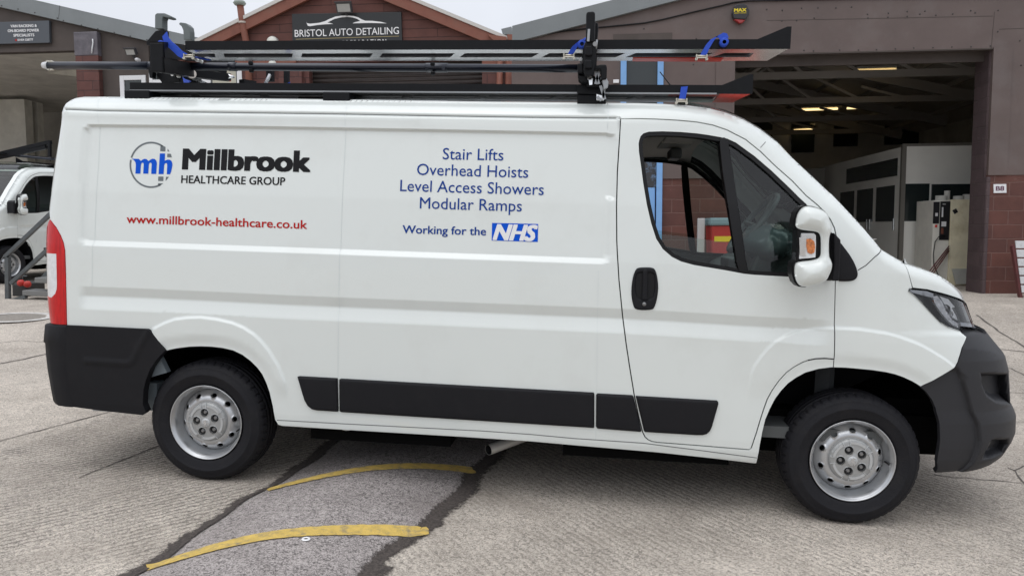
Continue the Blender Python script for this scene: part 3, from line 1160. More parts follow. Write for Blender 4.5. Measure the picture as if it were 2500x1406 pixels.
GLASS_LOW = invs([(1575, 571.5), (1620, 572), (1660, 575), (1702, 581), (1745, 587), (1796, 592), (1800, 640), (1803, 662), (1772, 657), (1730, 650), (1694, 644), (1663, 635), (1640, 624), (1620, 606), (1605, 582)])
QUARTER = invs([(1776, 345), (1797, 353), (1842, 385), (1884, 421), (1926, 461), (1952, 487), (1968, 502), (1985, 530), (2000, 575), (2006, 630), (2005, 677), (1932, 672), (1842, 667), (1826, 664), (1818, 610), (1808, 540), (1794, 450)])
SAIL_A = invs([(1975, 500), (1996, 515), (2012, 540), (2027, 566), (2041, 583), (2040, 620), (2038.5, 685.5), (2000, 684), (1950, 680)])
SAIL_B = invs([(2043, 583), (2058, 601), (2074, 622), (2086, 643), (2092.5, 661), (2093.5, 672), (2090, 680), (2082, 685), (2070, 687), (2041, 686.5), (2042, 620)])
MOULD = [  # black side mouldings
    [(727, 919), (732, 917.5), (824, 922.5), (825, 924), (827, 1002.5), (825, 1004), (775, 1001), (762, 998), (752, 990), (744, 976), (736, 950)],
    [(829, 925.5), (833, 923.5), (1449, 957.5), (1451, 960), (1451, 1041), (1449, 1043.5), (834, 1005), (829.5, 1002)],
    [(1455.5, 963), (1459, 959.5), (1544, 964), (1547, 968), (1566, 1051), (1563, 1053), (1459, 1045), (1455, 1040)],
    [(1552, 967), (1553, 965.5), (1750, 977), (1753, 980), (1753.5, 985), (1738, 1040), (1733, 1051), (1725, 1058.5), (1715, 1061), (1700, 1061), (1576, 1053.5), (1572, 1051)]]

def make_door(s):
    V, F, Nn = patch_data(DOOR_IN, [WIN_UZ], rim=.02, fine=(s == 0))
    d = mesh_from('door', V, F, Nn, [WHITE], van, s)
    # inner trim
    low = [p for p in inset(DOOR_IN, .03)]
    V, F, Nn = patch_data(low, [inset(WIN_UZ, -.012)], off=.075, du=.06, dz=.05, rim=-.05)
    mesh_from('door_trim', V, F, None, [INT_DARK], d, s)
    # window surround: flat black band
    inn = inset(WIN_UZ, .020)
    V, F, Nn = patch_data(inset(WIN_UZ, -.002), [inn], off=.004, rim=.03, du=.03, dz=.02)
    mesh_from('window_seal', V, F, Nn, [SEAL], d, s)
    pillow('window_post', [SEAL], d, s, PILLAR, h=.004, r=.004, skirt=.04)
    V, F, Nn = patch_data(GLASS_LOW, off=.022, du=.06, dz=.06)
    mesh_from('window_glass', V, F, Nn, [GLASS], d, s)
    V, F, Nn = patch_data(QUARTER, off=.016, du=.06, dz=.06)
    mesh_from('quarter_window', V, F, Nn, [GLASS], d, s)
    h = pillow('handle', [PLASTIC], d, s, chaikin(HANDLE, 1), h=.010, r=.010, seg=.006, holes=[chaikin(HWELL, 1)])
    V, F, Nn = patch_data(chaikin(HWELL, 1), off=-.0025, du=.02, dz=.02)
    mesh_from('handle_well', V, F, None, [SEAL], d, s)
    pillow('handle_grip', [PLASTIC], d, s, HGRIP, h=.016, r=.007, seg=.006, skirt=.03)
    lk = MBd()
    c = B(*[np.array([v]) for v in inv(HLOCK)])[0]
    lk.lathe([(0, -.013), (.0095, -.013), (.0105, -.010), (.0105, .01)], (c[0], c[1], c[2]), 'y', 16)
    lk.build('lock_barrel', mat('lock_metal', (.22, .22, .22), .4, metal=.7), d, flip=YW if s else None)
    pillow('side_moulding', [PLASTIC], d, s, invs(MOULD[3]), h=.016, r=.014)
    pillow('mirror_sail', [PLASTIC], d, s, chaikin(SAIL_A, 1), h=.012, r=.008)
    return d
both(make_door)
def mouldings(s):
    for k in range(3):
        pillow('side_moulding', [PLASTIC], van, s, invs(MOULD[k]), h=.016, r=.014)
    pillow('mirror_sail', [PLASTIC], van, s, chaikin(SAIL_B, 1), h=.014, r=.012)
both(mouldings)

# ---- lamps ---------------------------------------------------------------
def lamps(s):
    # headlamp: dark bowl, bright reflector ribs, clear cover
    ins = inset(HEADL_UZ, .004)
    V, F, Nn = patch_data(inset(HEADL_UZ, -.004), off=.05, rim=-.055, du=.03, dz=.03)
    h = mesh_from('headlight', V, F, None, [mat('lamp_bowl', (.02, .021, .024), .25)], van, s)
    for k, (pl, off, mt) in enumerate((
            ([(2222, 707.5), (2264, 711), (2281, 717), (2281, 727), (2262, 723), (2228, 714)], .006, mat('lamp_drl', (.50, .52, .56), .25, coat=.5)),
            ([(2281, 724), (2292, 722), (2305, 737), (2313, 757), (2330, 781), (2344, 789), (2344, 800), (2329, 792), (2312, 776), (2297, 757), (2285, 738)], .010, mat('lamp_rib', (.62, .63, .65), .2, coat=.6, noise=.35, nscale=45.)),
            ([(2300, 723), (2322, 730), (2338, 748), (2330, 751), (2341, 770), (2345, 781), (2333, 775), (2321, 755), (2311, 741)], .014, mat('lamp_glow', (.78, .79, .80), .2, coat=.5, noise=.15, nscale=30.)),
            ([(2347, 786), (2384, 791), (2386, 796.5), (2348, 795)], .004, mat('lamp_drl', (.5, .52, .56), .25)),
            ([(2283, 733), (2287.5, 733.5), (2290, 739), (2286, 740)], .010, AMBER))):
        V, F, Nn = patch_data(invs(pl), off=off, rim=.012, du=.03, dz=.03, seg=.02)
        mesh_from('lamp_reflector', V, F, None, [mt], h, s)
    for (px, r) in (((2309, 757), .028), ((2320, 768), .02)):
        c = B(*[np.array([v]) for v in inv(px)])[0]
        mb = MBd().lathe([(r, 0), (r * .92, .004), (r * .75, .02), (r * .3, .032), (0, .034)], (c[0], c[1] + .012, c[2]), 'y', 20)
        mb.build('lamp_bowl', CHROME, h, flip=YW if s else None)
    V, F, Nn = patch_data(ins, off=.001, du=.03, dz=.03)
    mesh_from('headlight_cover', V, F, Nn, [GLASS_CLEAR], h, s)
    # tail lamp
    tl_poly = [(a, b) for a, b in TAIL_UZ] + [(E_[1][0] + .004, TAIL_UZ[-1][1])] + [(p[0] + .004, p[1]) for p in E_[1:_hs + 1] if TAIL_UZ[-1][1] + .01 < p[1] < TAIL_UZ[0][1] - .005]
    lens = invs([(138.5, 619.5), (139, 640), (140, 693), (139.5, 706), (136, 717), (127, 726.5)])
    ez = sorted([(p[1], p[0]) for p in E_[:_hs + 2]])
    eu = lambda z: float(np.interp(z, [a for a, b in ez], [b for a, b in ez])) + .012
    z0_, z1_ = lens[-1][1], lens[0][1]
    lens += [(eu(z), z) for z in np.linspace(z0_ + .004, z1_, 6)]
    V, F, Nn = patch_data(inset(tl_poly, .002), [lens], off=-.004, rim=.03, du=.02, dz=.02)
    t = mesh_from('tail_light', V, F, Nn, [REDLENS], van, s)
    V, F, Nn = patch_data(lens, off=-.003, rim=.02, du=.02, dz=.02)
    mesh_from('reversing_lens', V, F, Nn, [CLEARLENS], t, s)
both(lamps)

# ---- bumpers ---------------------------------------------------------------
FSEL = [f_bumper]
V, F, Nn = patch_data(bumper_poly, rim=.025, du=.012, dz=.009, off=-.004, fine=True)
FSEL = None
n1 = len(V)
Vm = V.copy(); Vm[:, 1] = YW - Vm[:, 1]
Nm = Nn.copy(); Nm[:, 1] *= -1
mesh_from('front_bumper', np.concatenate([V, Vm]), F + [tuple(i + n1 for i in f)[::-1] for f in F], np.concatenate([Nn, Nm]), [BUMPER], van)
# upper lip / grille between the lamps
grille_poly = [HEADL_UZ[12], (HEADL_UZ[9][0], bump_top[1] + .0), (UC, bump_top[1]), (UC, hz - .004), (HEADL_UZ[9][0] + .02, hz - .004), HEADL_UZ[10], HEADL_UZ[11]]
lip = invs([(2349, 810), (2347, 800), (2387, 801), (2405, 808)]) + [(UC, hz), (UC, bump_top[1] - .03), (4.6, bump_top[1] - .02)] + invs([(2425, 829), (2412, 818), (2385, 812)])
V, F, Nn = patch_data(lip, off=.012, rim=.03, du=.02, dz=.02)
n1 = len(V)
Vm = V.copy(); Vm[:, 1] = YW - Vm[:, 1]
mesh_from('grille', np.concatenate([V, Vm]), F + [tuple(i + n1 for i in f)[::-1] for f in F], None, [PLASTIC], van)

RB_SIDE = [(165, 793.5), (230, 796.5), (300, 800), (363, 803), (368, 806), (406.5, 855), (395, 866), (384, 879), (370, 899), (359, 928), (354, 950), (352, 985), (360, 1004), (352, 1011), (250, 1000), (180, 990.5), (172, 960), (167, 900)]
RB_END = [(123, 789), (130, 788), (162.5, 792.5), (164.5, 900), (169.5, 960), (177.5, 990), (150, 986), (136, 982.5), (132, 956), (126, 935), (121, 905), (116, 850), (112, 831), (112, 800), (119, 799)]
RB_REC = invs([(240, 880), (315, 886), (330, 882), (345, 848), (370, 808), (405, 856), (384, 879), (370, 899), (360, 928), (330, 975), (240, 960)])
RB_LINE = invs([(215, 880), (316, 886), (327, 880), (343, 846), (366, 806)])
def f_rb(u, z):
    d = seg_dist(u, z, RB_LINE)
    return -.006 * np.exp(-(d / .016) ** 2)
def rbump(s):
    global FSEL
    FSEL = [f_rb]
    V, F, Nn = patch_data(invs(RB_SIDE), off=-.014, rim=.05, du=.012, dz=.010)
    FSEL = None
    mesh_from('rear_bumper', V, F, Nn, [PLASTIC], van, s)
both(rbump)
# corner and back: lofted round the tail
rb = MBd()
prof = []
yy = [.004, -.0125, -.010, .004, .035, .08, .14, .32, .7, YW / 2]
ff = [-.16, 0, .25, .56, .82, .95, 1., 1.08, 1.16, 1.2]
for zt, xs_, xe in ((.853, -.787, -.90), (.842, -.787, -.985), (.745, -.788, -1.0), (.738, -.788, -.988), (.66, -.791, -.983), (.59, -.793, -.975), (.47, -.783, -.955), (.41, -.772, -.945), (.392, -.768, -.93)):
    prof.append([(xs_ + (xe - xs_) * f, y, zt) for f, y in zip(ff, yy)])
nn = len(yy)
vs = [p for r in prof for p in r]
fs = []
for i in range(len(prof) - 1):
    for k in range(nn - 1):
        fs.append((i * nn + k, i * nn + k + 1, (i + 1) * nn + k + 1, (i + 1) * nn + k))
rb.add(vs, fs, 0, True)
rb.add([(x, YW - y, z) for x, y, z in vs], [f[::-1] for f in fs], 0, True)
# top ledge
rb.add([p for p in prof[0]] + [(p[0], YW - p[1], p[2]) for p in prof[0]], [(k, k + 1, nn + k + 1, nn + k) for k in range(nn - 1)], 0)
rb.build('rear_step_bumper', PLASTIC, van, recalc=True)

# ---- wheels ----------------------------------------------------------------
def disc_patch(outer, holes, zf, n, c, du=.012):
    """flat part of a wheel with holes pressed through; zf(r) gives depth along y"""
    ov, T, loops = cdt(outer, holes, du, du, .006)
    r = np.hypot(ov[:, 0], ov[:, 1])
    P = np.stack([c[0] + ov[:, 0], c[1] + zf(r), c[2] + ov[:, 1]], -1)
    V = [P]; F = [tuple(t) for t in T]; n0 = len(P)
    for l in loops[1:]:
        l = [i for i in l if i >= 0]
        k = len(l)
        V.append(P[l] + np.array([0, .012, 0]))
        F += [(l[i], n0 + i, n0 + (i + 1) % k, l[(i + 1) % k]) for i in range(k)]
        n0 += k
    return np.concatenate(V), F

def circ(cx, cz, r, n=20, ry=None, rot=0.):
    ry = ry or r
    o = []
    for k in range(n):
        a = 2 * math.pi * k / n
        x, z = r * math.cos(a), ry * math.sin(a)
        o.append((cx + x * math.cos(rot) - z * math.sin(rot), cz + x * math.sin(rot) + z * math.cos(rot)))
    return o

RR = .341
LION = [(-.3, -.95), (-.05, -.75), (.02, -.45), (.25, -.8), (.55, -.85), (.35, -.55), (.30, -.2), (.62, -.1), (.8, .1), (.5, .1), (.28, .12), (.34, .45), (.72, .62), (.35, .72), (.05, .85), (-.2, .62), (-.62, .72), (-.42, .45), (-.6, .2), (-.35, .1), (-.55, -.2), (-.3, -.3), (-.38, -.6)]

def make_wheel(name, x, s, rot, zc=.335):
    """wheel with its outer face at y = .03; flipped for the far side"""
    c = (x, .03, zc)
    fl = YW if s else None
    w = MBd()
    # sidewall and tread: profile (radius, depth)
    prof = [(.213, .012), (.219, .004), (.228, .001), (.245, -.006), (.268, -.010), (.270, -.0115), (.273, -.0105), (.292, -.006), (.305, .002), (.309, .001), (.312, .004), (.322, .012), (.331, .024), (.3385, .040)]
    ribs = [(.3385, .040), (.3405, .052), (.3335, .0535), (.3335, .0605), (.341, .062), (.341, .088), (.3335, .0895), (.3335, .0985), (.3415, .100), (.3415, .125), (.3335, .1265), (.3335, .1355), (.341, .137), (.341, .163), (.3335, .1645), (.3335, .1715), (.3405, .173), (.3385, .186)]
    back = [(.331, .202), (.31, .218), (.27, .226), (.22, .215), (.20, .20)]
    n = 240
    full = prof + ribs[1:] + back
    vs, fs = [], []
    for i, (r, t) in enumerate(full):
        for k in range(n):
            a = 2 * math.pi * k / n
            rr_ = r
            shoulder = 12 <= i <= 15 or (len(prof) + len(ribs) - 4) <= i <= (len(prof) + len(ribs) + 1)
            if shoulder and k % 5 == 0: rr_ -= .007                 # sipes across the shoulders
            zz = c[2] + math.sin(a) * rr_
            vs.append((c[0] + math.cos(a) * rr_, c[1] + t, max(zz, .001)))
    for i in range(len(full) - 1):
        for k in range(n):
            fs.append((i * n + k, i * n + (k + 1) % n, (i + 1) * n + (k + 1) % n, (i + 1) * n + k))
    w.add(vs, fs, 0, True)
    ns_ = len(full) - 1
    for i in range(ns_):
        if 12 <= i <= 15 or (len(prof) + len(ribs) - 5) <= i <= (len(prof) + len(ribs) + 1):
            for k in range(n): w.sm[i * n + k] = False
    tyre = w.build('wheel', TYRE, van, flip=fl)
    tyre['label'] = 'black tyre on a silver steel wheel'
    # rim
    rm = MBd()
    rm.lathe([(.196, .10), (.199, .05), (.200, .024), (.2035, .012), (.2085, .006), (.2105, .0035), (.2095, .0005), (.206, .0005), (.203, .006), (.198, .012), (.192, .020), (.188, .030), (.1865, .044), (.1825, .056), (.1785, .068), (.1765, .072), (.1742, .082)], c, 'y', 72)
    rb_ = rm.build('rim', STEEL, tyre, flip=fl)
    zf = lambda r: np.interp(r, [0, .105, .118, .128, .142, .160, .174], [.034, .034, .030, .030, .038, .056, .080])
    holes = [circ(.148 * math.cos(rot + 2 * math.pi * k / 10), .148 * math.sin(rot + 2 * math.pi * k / 10), .0105, 14, .0155, rot + 2 * math.pi * k / 10) for k in range(10)]
    V, F = disc_patch(circ(0, 0, .174, 72), holes, zf, 0, c)
    mesh_from('wheel_disc', V, F, None, [STEEL], tyre, s)
    dk = MBd().lathe([(0, .115), (.18, .115), (.195, .10)], c, 'y', 24)
    dk.build('brake_drum', DARKHOLE, tyre, flip=fl)
    # plastic cap with five nut wells
    hr = rot + math.pi / 2 + .05
    wells = [circ(.0565 * math.cos(hr + 2 * math.pi * k / 5), .0565 * math.sin(hr + 2 * math.pi * k / 5), .0215, 18) for k in range(5)]
    zc_ = lambda r: np.interp(r, [0, .028, .032, .036, .092, .100, .108, .111, .1125], [.002, .002, .004, .006, .010, .012, .014, .018, .034])
    V, F = disc_patch(circ(0, 0, .1125, 60), wells, zc_, 0, c, .008)
    cap = mesh_from('hubcap', V, F, None, [HUBCAP], tyre, s)
    hb = MBd()
    for k in range(5):
        a = hr + 2 * math.pi * k / 5
        cc = (c[0] + .0565 * math.cos(a), c[1], c[2] + .0565 * math.sin(a))
        hb.lathe([(0, .028), (.0225, .028), (.0215, .008)], cc, 'y', 18, 0)
        hb.lathe([(0, .012), (.0075, .012), (.0085, .014), (.0115, .016), (.0115, .03)], cc, 'y', 6, 1, False)
        a2 = a + math.pi / 5
        # raised arcs between the nuts
        arc = []
        for t in np.linspace(-.42, .42, 7): arc.append((math.cos(a2 + t) * .098, math.sin(a2 + t) * .098))
        for t in np.linspace(.42, -.42, 7): arc.append((math.cos(a2 + t) * .086, math.sin(a2 + t) * .086))
        hb.prism([(c[0] + p[0], c[2] + p[1]) for p in arc], c[1] + .0055, c[1] + .02, 2)
        for da in (-.17, .17):
            p0 = (c[0] + math.cos(a + da) * .083, c[1] + .0065, c[2] + math.sin(a + da) * .083)
            p1 = (c[0] + math.cos(a + da) * .110, c[1] + .0125, c[2] + math.sin(a + da) * .110)
            hb.bar(p0, p1, .0035, .006, 2, up=(0, 1, 0))
    hb.lathe([(0, -.001), (.0235, -.001), (.0255, .0015), (.0255, .01)], c, 'y', 28, 2)
    hb.prism([(c[0] + p[0] * .021, c[2] + p[1] * .021) for p in LION], c[1] - .004, c[1] + .002, 3)
    hb.build('wheel_nuts', [mat('nut_well', (.05, .05, .05), .7), mat('nut_steel', (.28, .28, .28), .4, metal=.8), mat('cap_relief', (.50, .51, .51), .4, metal=.35), mat('badge', (.62, .63, .64), .25, metal=.8)], cap, flip=fl)
    # valve
    va = MBd()
    a = rot - .35
    va.tube([(c[0] + math.cos(a) * .176, c[1] + .06, c[2] + math.sin(a) * .176), (c[0] + math.cos(a) * .180, c[1] + .012, c[2] + math.sin(a) * .180)], .0042, 8)
    va.build('tyre_valve', SEAL, tyre, flip=fl)
    return tyre
for s in (0, 1):
    make_wheel('rear', 0., s, .12)
    make_wheel('front', 3.45, s, .30)

# ---- arch liners, underbody, exhaust ------------------------------------------
def liners(s):
    for line in (RI, FI):
        L = np.array(resample(line, .03, False))
        P = B(L[:, 0], L[:, 1])
        V = np.concatenate([P + [0, .012, 0], P + [0, .42, 0]])
        k = len(L)
        F = [(i, i + 1, k + i + 1, k + i) for i in range(k - 1)]
        cx = (L[0, 0] + L[-1, 0]) / 2
        F.append(tuple(range(k, 2 * k)))
        mesh_from('arch_liner', V, F, None, [LINER], van, s, smooth=False)
both(liners)
ub = MBd()
ub.box((-.62, .30, .34), (4.05, YW - .30, .52))
ub.box((.62, .10, .37), (2.75, YW - .10, .46))
ub.box((.56, .15, .245), (1.36, .50, .372))  # low boxes from here added to darken the ground under the van
ub.box((1.98, .15, .238), (2.86, .50, .372))
ub.box((.62, .46, .205), (2.80, YW - .16, .372))
ub.box((-.30, .50, .25), (.62, YW - .3, .40))
ub.box((2.80, .45, .24), (3.75, YW - .3, .40))
ub.box((-.70, .12, .44), (-.40, YW - .12, .60))
ub.box((3.7, .35, .30), (4.2, YW - .35, .60))
ub.build('underbody_and_shade_boxes', mat('underbody_and_shade_boxes', (.005, .005, .005), .9, spec=.05), van)  # near black, so the added boxes merge with the shade below the sill
ch = MBd(auto=True)
for y in (.16, YW - .16):
    ch.box((-.60, y - .04, .36), (-.34, y + .04, .52), 0)
    ch.prism([(-.46, .70), (-.30, .72), (-.24, .60), (-.36, .56), (-.48, .56)], y - .10, y - .06, 0)
    ch.prism([(-.42, .60), (-.385, .60), (-.365, .40), (-.40, .385)], y - .12, y - .09, 0)
    ch.box((-.72, y - .06, .345), (-.42, y + .04, .375), 1)
ch.build('chassis_bracket', [mat('galvanised_grey', (.17, .20, .22), .5), WHITE_DARK], van)
ax = MBd(auto=True)
ax.tube([(0, .15, .33), (0, YW - .15, .33)], .05, 12)
ax.tube([(3.45, .15, .33), (3.45, YW - .15, .33)], .05, 12)
ax.bar((3.36, .28, .55), (3.36, .28, .95), .05, .08)
ax.build('axle', mat('axle_grey', (.05, .055, .06), .6), van)
e0 = at_y((1262, 1072), .42); e1 = at_y((1192, 1098), .26)
ex = MBd()
ex.tube([Vector(e0) + (Vector(e0) - Vector(e1)) * .8, e0, e1], .030, 20, 0, cap=False)
ex.tube([e1, Vector(e1) + (Vector(e0) - Vector(e1)) * .3], .0265, 20, 1, cap=False)
ex.build('exhaust_pipe', [mat('exhaust_steel', (.74, .71, .66), .30, metal=.45), DARKHOLE], van)
fl = MBd()
c_ = at_y((848, 1047), .12)
fl.lathe([(0, -.01), (.03, -.01), (.036, 0), (.036, .03)], (c_[0], c_[1], c_[2] + .01), 'z', 20)
fl.build('jacking_plug', WHITE_DARK, van)

# ---- wing mirrors ------------------------------------------------------------
MP = lambda pts: [(1900 + a / 5.857, 480 + b / 5.857) for a, b in pts]
MIR = MP([(246, 430), (250, 370), (262, 290), (288, 222), (340, 158), (400, 132), (500, 146), (600, 175), (670, 215), (715, 265), (730, 330), (760, 420), (762, 480), (735, 550), (722, 620), (722, 850), (748, 900), (772, 970), (758, 1050), (726, 1120), (700, 1180),
          (640, 1230), (500, 1275), (400, 1292), (310, 1278), (258, 1215), (232, 1120), (230, 1020), (245, 950), (300, 928), (450, 914), (560, 890), (600, 850), (607, 780), (607, 600), (590, 530), (540, 500), (400, 484), (300, 468)])
MIR_BACK = MP([(228, 420), (240, 320), (272, 215), (330, 145), (395, 122), (500, 138), (600, 167), (680, 210), (730, 300), (745, 420), (720, 560), (712, 850), (740, 960), (740, 1050), (690, 1170), (630, 1220), (500, 1268), (390, 1300), (300, 1290), (240, 1230), (206, 1120), (203, 1010), (215, 940), (265, 905), (275, 700), (280, 480), (245, 455)])
MLENS = MP([(330, 525), (510, 525), (540, 555), (542, 700), (535, 868), (460, 878), (300, 890), (312, 760), (322, 640)])
def mirror(s):
    yf = -.20
    sh = .22 if s else 0.
    def shf(mb):
        mb.v = [(x + sh, y, z) for x, y, z in mb.v]
        return mb
    to = lambda pts, y: [(float(at_y(p, y)[0]) + sh, float(at_y(p, y)[2])) for p in pts]
    mroot = pillow('wing_mirror', [SEAL], van, s, to(MIR_BACK, yf), h=.0, r=.03, flat_y=lambda ov: np.full(len(ov), yf + .012), skirt=.085, seg=.01)
    pillow('mirror_cover', [WHITE], mroot, s, chaikin(to(MIR, yf), 1), h=.0, r=.075, flat_y=lambda ov: np.full(len(ov), yf - .045), skirt=.05, seg=.008, du=.014, dz=.014, full=.75)
    L = to(MLENS, yf)
    pillow('indicator_lens', [CLEARLENS], mroot, s, L, h=.0, r=.006, flat_y=lambda ov: np.full(len(ov), yf + .003), skirt=.01, seg=.01)
    am = MBd()
    px0, px1 = at_y((1970, 583), yf), at_y((1988, 619), yf)
    am.prism([(float(at_y(p, yf)[0]), float(at_y(p, yf)[2])) for p in MP([(405, 610), (460, 600), (515, 640), (528, 720), (515, 800), (470, 822), (420, 800), (400, 700)])], yf - .001, yf + .004)
    shf(am).build('indicator_amber', AMBER, mroot, flip=YW if s else None)
    rb_ = MBd()
    for k in range(15):
        p = np.array(at_y((1951 + .1 * k, 581 + k * 2.9), yf)); q = np.array(at_y((1967 - .05 * k, 582.2 + k * 2.9), yf))
        p[1] = q[1] = yf - .001
        rb_.bar(p, q, .003, .0045)
    for k in range(3):
        p = np.array(at_y((1957, 573 + k * 3.2), yf)); q = np.array(at_y((1988, 573.5 + k * 3.2), yf))
        p[1] = q[1] = yf - .001
        rb_.bar(p, q, .003, .005)
    shf(rb_).build('lens_rib', CHROME, mroot, flip=YW if s else None)
    # two arms to the sail
    arm = MBd()
    a0 = at_y((2030, 640), -.01)
    a1 = at_y((2016, 600), yf + .06)
    a2 = at_y((2018, 660), yf + .06)
    arm.prism([(float(at_y(p, -.06)[0]), float(at_y(p, -.06)[2])) for p in ((2025, 567), (2042, 585), (2040, 640), (2038, 683), (2020, 683), (2026, 640))], -.13, .02, bev=.006)
    shf(arm).build('mirror_arm', PLASTIC, mroot, flip=YW if s else None)
    # reflecting glass faces backwards
    g = MBd()
    c0 = at_y((1948, 530), yf + .05); c1 = at_y((1942, 680), yf + .05)
    g.box((c0[0] - .006, yf + .02, c1[2]), (c0[0] + .01, yf + .085, c0[2]))
    shf(g).build('mirror_glass', CHROME, mroot, flip=YW if s else None)
both(mirror)

# ---- cab interior -------------------------------------------------------------
it = MBd()
it.box((1.86, .10, .45), (1.90, YW - .10, 2.02), 0)
it.box((1.88, .08, .42), (3.6, YW - .08, .48), 0)
it.build('bulkhead', INT_DARK, van)
hl_i0 = min(range(len(E_)), key=lambda i: abs(E_[i][0] - 1.9))
hlL = [E_[i] for i in range(len(SIL_REAR), i_ws0 + 1) if E_[i][0] > 1.2] 
hv, hf = [], []
K = 12
xs = np.linspace(1.88, 2.78, 10)
for i, x in enumerate(xs):
    ze = float(np.interp(x, [p[0] for p in E_[len(SIL_REAR):I_HOOD]], [p[1] for p in E_[len(SIL_REAR):I_HOOD]])) - .05
    for k in range(K + 1):
        t = k / K
        y = .17 + (YW - .34) * t
        sag = .10 * (abs(2 * t - 1) ** 6)
        hv.append((x, y, ze - sag))
for i in range(len(xs) - 1):
    for k in range(K):
        a = i * (K + 1) + k
        hf.append((a, a + 1, a + K + 2, a + K + 1))
mb = MBd(); mb.add(hv, hf, 0, True)
for y in (.30, .72): mb.box((2.48, y, 1.97), (2.66, y + .34, 1.985), 0, .005)     # sun visors
mb.box((2.55, YW / 2 - .12, 1.90), (2.62, YW / 2 + .12, 1.96), 1, .01)
mb.build('headliner', [INT_GREY, INT_DARK], van)
da = MBd()
da.prism([(3.52, 1.30), (3.35, 1.33), (3.10, 1.30), (2.96, 1.22), (2.90, 1.10), (2.96, 1.0), (3.55, 1.0)], .14, YW - .14, 0, bev=.02)
da.prism([(3.22, 1.30), (3.12, 1.40), (2.98, 1.36), (2.94, 1.25), (3.1, 1.22)], .30, .80, 0, bev=.02)
da.box((2.92, .86, .95), (3.0, 1.14, 1.30), 1, .01)
da.build('dashboard', [INT_DARK, mat('dash_trim', (.10, .105, .11), .45)], van)
sw = MBd()
c = Vector(at_y((1838, 545), .50))
axis = Vector((-.80, 0, .60)).normalized()
e1_ = Vector((0, 1, 0)); e2_ = axis.cross(e1_).normalized()
ring = [c + (e1_ * math.cos(a) + e2_ * math.sin(a)) * .195 for a in np.linspace(0, 2 * math.pi, 33)]
sw.tube(ring, .016, 10, 0, cap=False)
for a in (0, math.pi, -math.pi / 2):
    sw.tube([c - axis * .03, c + (e1_ * math.cos(a) + e2_ * math.sin(a)) * .19], .014, 8)
sw.tube([c - axis * .02, c - axis * .30], [.055, .04], 12)
sw.build('steering_wheel', mat('wheel_grip', (.11, .12, .125), .5), van)
pl = MBd()
c = Vector(at_y((1872, 590), .38))
bmq = bmesh.new()
bmesh.ops.create_icosphere(bmq, subdivisions=3, radius=1)
for v in bmq.verts:
    v.co = Vector((v.co.x * .13, v.co.y * .22, v.co.z * .10)) * (1 + .12 * math.sin(9 * v.co.x + 7 * v.co.y) * math.cos(8 * v.co.z)) + c
pl.bm(bmq, 0, True)
pl.build('dust_sheet', mat('clear_plastic_sheet', (.16, .20, .21), .25, coat=.4), van)
st = MBd()
for y0, y1 in ((.22, .72), (.86, 1.80)):
    st.box((2.05, y0, .72), (2.60, y1, .88), 0, .04)
    st.prism([(1.96, .85), (2.14, .85), (2.06, 1.36), (1.94, 1.36)], y0, y1, 0, bev=.03)
st.build('seat', mat('seat_fabric', (.05, .055, .06), .9, noise=.2, nscale=60.), van)

# aerial on the roof
ae = MBd()
p0 = Vector(at_y((1662, 241), .75)); p1 = Vector(at_y((1611, 176), .75))
ae.tube([p0, p1], [.005, .003], 8)
ae.build('aerial', SEAL, van)

# =================================================================== LETTERING
def text2d(body, offset=0., shear=0., spacing=1., res=3):
    cu = bpy.data.curves.new('lettering', 'FONT')
    cu.body = body
    cu.size = 1.
    cu.offset = 0.
    cu.shear = shear
    cu.space_character = spacing
    cu.resolution_u = res
    cu.fill_mode = 'FRONT'
    ob = bpy.data.objects.new('lettering', cu)
    me = bpy.data.meshes.new_from_object(ob)
    V = np.array([v.co[:2] for v in me.vertices])
    F = [tuple(p.vertices) for p in me.polygons]
    bpy.data.objects.remove(ob)
    bpy.data.curves.remove(cu)
    bpy.data.meshes.remove(me)
    lay = np.zeros(len(V))
    if offset:
        V0, F0, k = V, F, len(V)
        Vs, Fs, ls = [], [], []
        for j, (dx, dy) in enumerate([(0, 0)] + [(a, b * .55) for a in (-1, -.5, .5, 1) for b in (-1, 0, 1)]):
            Vs.append(V0 + np.array([dx * offset, dy * offset])); ls.append(np.full(k, j * .00007))
            Fs += [tuple(i + j * k for i in f) for f in F0]
        V, F, lay = np.concatenate(Vs), Fs, np.concatenate(ls)
    return V, F, lay

_H = text2d('H')[0]
CAP = _H[:, 1].max() - _H[:, 1].min()

def text_van(name, body, p0, p1, cap_px, m, parent=None, offset=0., shear=0., spacing=1., label=None, lift=.0012):
    V, F, lay = text2d(body, offset, shear, spacing)
    a, b = np.array(inv(p0)), np.array(inv(p1))
    c = np.array(inv((p0[0], p0[1] - cap_px)))
    h = np.linalg.norm(c - a) / (CAP + offset)
    x0, x1 = V[:, 0].min(), V[:, 0].max()
    s = (V[:, 0] - x0) / (x1 - x0)
    U = a[None] + (b - a)[None] * s[:, None]
    U[:, 1] += (V[:, 1] + offset * .5) * h
    P = B(U[:, 0], U[:, 1]); Nn = normals(U[:, 0], U[:, 1])
    o = mesh_from(name, P + Nn * (lift + lay)[:, None], F, None, m, parent or van, 0, smooth=False)
    if label: o['label'] = label
    return o

def poly_van(name, polys, m, parent=None, lift=.0012, label=None):
    Vs, Fs, n0 = [], [], 0
    for pl in polys:
        uz = invs(pl)
        ov, T, l = cdt(uz, [], .5, .5, .02)
        P = B(ov[:, 0], ov[:, 1]) + normals(ov[:, 0], ov[:, 1]) * lift
        Vs.append(P); Fs += [tuple(t + n0) for t in T]; n0 += len(P)
    o = mesh_from(name, np.concatenate(Vs), Fs, None, m, parent or van, 0, smooth=False)
    if label: o['label'] = label
    return o

